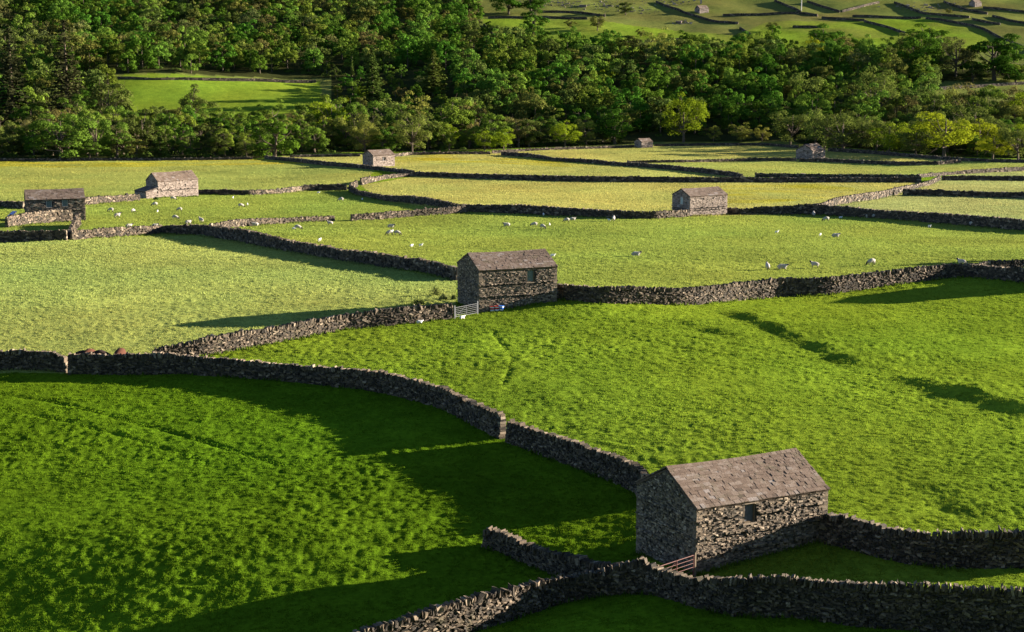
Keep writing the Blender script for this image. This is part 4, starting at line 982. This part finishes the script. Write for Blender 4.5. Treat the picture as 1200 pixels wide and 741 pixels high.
SHEEP = [
 (130,248.5,'graze',170,'sheep farthest left in the pasture below the lean-to barn'),(137.4,255.5,'stand',20,'large white sheep lowest and leftmost near the dark yard barn'),(156,249,'graze',60,'sheep alone between the left pair and the lean-to barn'),
 (181.5,242,'graze',190,'sheep just below the left end of the lean-to barn'),(184.5,249,'lamb',80,'small lamb under the sheep below the lean-to barn'),(203,235,'graze',0,'sheep closest to the front wall of the lean-to barn'),
 (210.5,247.5,'graze',170,'sheep right of the small lamb, below the right half of the lean-to barn'),(205.5,257.5,'graze',0,'big sheep midway between the lean-to barn and the long wall'),(220.5,262,'lie',20,'sheep lying close above the long wall, left of two'),
 (236,261,'stand',150,'sheep near the bend of the long wall, right of two'),(151,266.5,'lie',30,'sheep half hidden behind the long wall, left one'),(181.5,266,'lie',10,'sheep mostly hidden behind the long wall, only its back showing'),
 (273,233,'lamb',90,'small lamb high in the left pasture under the shaded wall'),(282.5,243.5,'graze',10,'big sheep with a lamb beside it in the left pasture'),(290,241,'lamb',90,'lamb beside the big sheep in the left pasture'),
 (299,265,'lie',190,'sheep lying under the sunlit rubble wall, near its left end'),(349,269.5,'graze',0,'sheep with another close on its left, below the rubble wall'),(344.5,269,'lambl',0,'pale lamb at the tail of the sheep below the rubble wall'),
 (387,264.5,'stand',180,'sheep at the right end of the sunlit rubble wall'),(374.4,283,'lamb',60,'white animal lowest in the pasture below the rubble wall'),(373,226.5,'lambl',0,'small white animal in the shade under the wall, left one'),
 (399.5,236.5,'graze',190,'sheep in the middle of the shaded strip under the wall'),(424.5,234.5,'lambl',90,'small white animal in the shade under the wall, right one'),
 (458,266.5,'lie',0,'uppermost of the four sheep grouped left of the central pasture'),(457,276,'graze',200,'left front sheep of the group of four'),(465.6,276,'graze',0,'right front sheep of the group of four'),(460,273,'lamb',90,'lamb in the middle of the group of four'),
 (482,289,'lambl',60,'left one of two white lambs above the middle barn'),(493,289.5,'lamb',0,'right one of two white lambs above the middle barn'),
 (637,253,'lamb',90,'lamb at the edge of the long wall shadow, centre'),(594,265,'lie',180,'lone dull sheep lying left of the central group'),(626,266,'graze',170,'left sheep of the central group'),(636,268.5,'graze',320,'lowest sheep of the central group'),(644,265,'lamb',90,'small lamb at the right of the central group'),
 (664,260.5,'graze',190,'large sheep casting a long shadow near the dark wall, front of a pair'),(671,258.5,'lie',0,'dark-faced sheep behind the large one near the dark wall'),(714,259.5,'lamb',180,'lamb at the left of a sheep under the dark wall'),(719,259.5,'stand',90,'bright sheep standing under the dark wall beside its lamb'),
 (953.6,254,'stand',90,'white sheep under the dark wall right of the gable-window barn'),(910,274,'lamb',0,'lone lamb in the pasture right of the gable-window barn'),(745,300,'lie',0,'lone sheep lying in the middle of the central pasture'),
 (968,259.5,'graze',190,'sheep in sunlight just below the wall shade, right of centre'),(985,256,'lambl',0,'small sheep in shade beneath where the two walls meet'),(1018,255.5,'lie',180,'left sheep of a pair in the shade of the right-hand wall'),(1025,256,'graze',0,'right sheep of a pair in the shade of the right-hand wall'),
 (1101,261.5,'graze',180,'grey sheep in shade near the right-hand wall'),(1139.6,265.5,'graze',0,'largest grey sheep in shade, farthest right'),(1089,267,'lamb',300,'lamb at the edge of the shade near the right-hand wall'),
 (961,277,'lamb',60,'lamb left of the lying sheep in the right part of the pasture'),(979,278,'lie',0,'lying sheep with a lamb on its left, right part of the pasture'),
 (899.5,316.5,'stand',90,'leftmost sheep of the row above the long middle wall'),(916.4,315.5,'lie',0,'second sheep of the row above the long middle wall'),(955,314,'stand',180,'third sheep of the row above the long middle wall'),(1021,311,'graze',200,'biggest sheep of the row above the long middle wall'),(1127,310.5,'stand',150,'sheep beside the wall junction at the right'),
 (647.5,301,'lambl',0,'white lamb just past the roof end of the middle barn'),(541.5,374,'lambl',30,'small white lamb lying at the foot of the galvanised gate'),(491.5,379.5,'lambl',0,'small white lamb in front of the sunlit wall, left of the gate')]
for (px, py, k, hd, lb) in SHEEP:
    x, y, z = at(px, py); o = bpy.data.objects.new('lamb' if 'lamb' in k else 'sheep', SH[k]); COL.objects.link(o); o.location = (x, y, z+float(micro(np.array(x), np.array(y)))-.02); o.rotation_euler = (0,0,R(hd+rng.uniform(-15,15))); s = rng.uniform(.92, 1.12); s *= .86 if 'lamb' not in k else .72; o.scale = (s,s,s)
    tag(o, lb, 'lamb' if 'lamb' in k else 'sheep', 'sheep and lambs in the pastures')
CW = [beast('cow', 1.8, [M_COWD, M_COWD], grazing=True, face=False, cow=True), beast('cow', 1.95, [M_COW, M_COW], grazing=True, face=False, cow=True), beast('cow', 1.85, [M_COWD, M_COWD], grazing=True, face=False, cow=True)]
for (px, py, k, hd, lb) in [(96,427.5,0,185,'dark brown cow, leftmost of those seen over the wall'),(106,426.5,1,70,'reddish cow, second from left behind the wall'),(119,427.5,2,5,'dark low-headed cow in the middle of the row behind the wall'),(141,426.5,1,255,'chestnut cow standing tallest, rightmost behind the wall')]:
    x, y, z = at(px, py); o = bpy.data.objects.new('cow', CW[k]); COL.objects.link(o); o.location = (x, y, z); o.rotation_euler = (0,0,R(hd)); tag(o, lb, 'cow', 'cattle behind the near wall')

# ------------------------------------------------------------------ gates, posts, tubs, mast
def gate(p0, p1, m_, label, hgt, post_m):
    a = np.array(at(*p0)); b = np.array(at(*p1)); ang = math.atan2(b[1]-a[1], b[0]-a[0]); L = float(np.hypot(*(b-a)[:2])); dz = b[2]-a[2]
    root = empty('field_gate', tuple(a), ang, label=label, cat='gate'); sh = lambda x: dz*x/L*.8
    def bar(z, r, name):
        t = MB(); tube(t, [(.12,0,z+sh(.12)),(L-.12,0,z+sh(L-.12))], r, 8); t.build(name, m_, root)
    zs = np.linspace(.18, hgt, 6)
    for i, z in enumerate(zs): bar(z, .026 if i in (0,5) else .018, 'rail')
    f = MB()
    for x in (.12, L*.5, L-.12): tube(f, [(x,0,.14+sh(x)),(x,0,hgt+.03+sh(x))], .034, 8)
    f.build('upright', m_, root)
    t = MB(); tube(t, [(.14,.03,.2+sh(.14)),(L*.5,.03,hgt+sh(L*.5))], .018, 6); t.build('brace', m_, root)
    for x in (-.02, L+.02):
        pt = MB(); boxes(pt, [(x,0,.45+sh(x))], (1,0,0), (0,1,0), (0,0,1), [(.05,.05,.45+hgt*.5)], .05); pt.build('post', post_m, root)
gate((533,373.5), (559.5,368), M_GALV, 'silver galvanised field gate closing the gap beside the middle barn', 1.25, M_GALV)
gate((771,691), (814,676), M_REDGATE, 'reddish painted field gate between the nearest barn and the wall', 1.5, M_TIMBER)
x, y, z = at(659.5, 705.5); pb = MB(); tube(pb, [(0,0,-.4),(.03,0,1.0),(.05,.02,1.55)], [.05,.045,.04], 8); o = pb.build('fence_post', M_POST); o.location = (x, y-.1, z); o.rotation_euler = (0, R(-2), 0); tag(o, 'thin wooden post leaning on the nearest sunlit wall', 'post')
def tub(px, py, top, lb):
    x, y, z = at(px, py); root = empty('feed_tub', (x,y,z+.02), 0, label=lb, cat='feed tub'); d = .32
    b = MB(); tube(b, [(0,0,0),(0,0,.22),(0,0,.25),(0,0,.48)], [.24,.28,.28,.31], 16); b.build('bucket', M_WHITEP, root)
    k = MB(); tube(k, [(0,0,.16),(0,0,.36)], [.285,.305], 16); k.build('band', top, root)
    r = MB(); tube(r, [(0,0,.481),(0,0,.53)], [.335,.335], 16); r.build('rim', top, root)
tub(577, 364.5, M_REDP, 'white tub with a red band at the foot of the middle barn'); tub(582.5, 364.2, M_REDP, 'small red and white tub between the red-banded and blue tubs'); tub(587.5, 363.8, M_BLUEP, 'white and blue tub at the edge of the barn shadow')
x, y, z = at(939, 12.5); root = empty('utility_pole', (x,y,z), 0, label='thin pale utility pole standing on the hillside', cat='pole'); pb = MB(); tube(pb, [(0,0,-1),(0,0,10)], [.32,.26], 8); pb.build('pole', M_POLE, root); cb = MB(); box(cb, -1,1,-.1,.1,9.2,9.4); cb.build('crossarm', M_POST, root)
x, y, z = at(821.5, 4.5); pb = MB(); boxes(pb, [(0,0,1.2)], (1,0,0), (0,1,0), (0,0,1), [(.5,.4,1.7)], .1, [.8]); boxes(pb, [(0,0,3.0)], (1,0,0), (0,1,0), (0,0,1), [(.6,.5,.15)], .1, [.9]); o = pb.build('gatepost', M_BARNPALE); o.location = (x,y,z); tag(o, 'upright stone gatepost on the hillside above the ruined barn', 'gatepost')

# ------------------------------------------------------------------ light
w = bpy.data.worlds.new('World'); scene.world = w; w.use_nodes = True; nt = w.node_tree; nt.nodes.clear()
sky = nt.nodes.new('ShaderNodeTexSky'); sky.sky_type = 'NISHITA'; sky.sun_disc = False; sky.sun_elevation = R(SUN_EL); sky.sun_rotation = R(90-SUN_AZ); sky.air_density = .55; sky.dust_density = 0.; sky.ozone_density = 1.5
bg = nt.nodes.new('ShaderNodeBackground'); bg.inputs[1].default_value = .05; o = nt.nodes.new('ShaderNodeOutputWorld'); nt.links.new(sky.outputs[0], bg.inputs[0]); nt.links.new(bg.outputs[0], o.inputs[0])
sl = bpy.data.lights.new('sun', 'SUN'); sl.energy = 5.; sl.angle = R(.5); sl.color = (1,.89,.74); so = bpy.data.objects.new('sun', sl); COL.objects.link(so)
e, a = R(SUN_EL), R(SUN_AZ); dirv = Vector((math.cos(e)*math.cos(a), math.cos(e)*math.sin(a), math.sin(e))); so.rotation_euler = dirv.to_track_quat('Z', 'Y').to_euler()
vs = scene.view_settings; vs.view_transform = 'Standard'; vs.look = 'None'; vs.gamma = 1; vs.exposure = 2.4; vs.use_curve_mapping = False
scene.render.engine = 'CYCLES'; scene.cycles.max_bounces = 4; scene.cycles.diffuse_bounces = 1; scene.cycles.transmission_bounces = 3; scene.cycles.glossy_bounces = 1
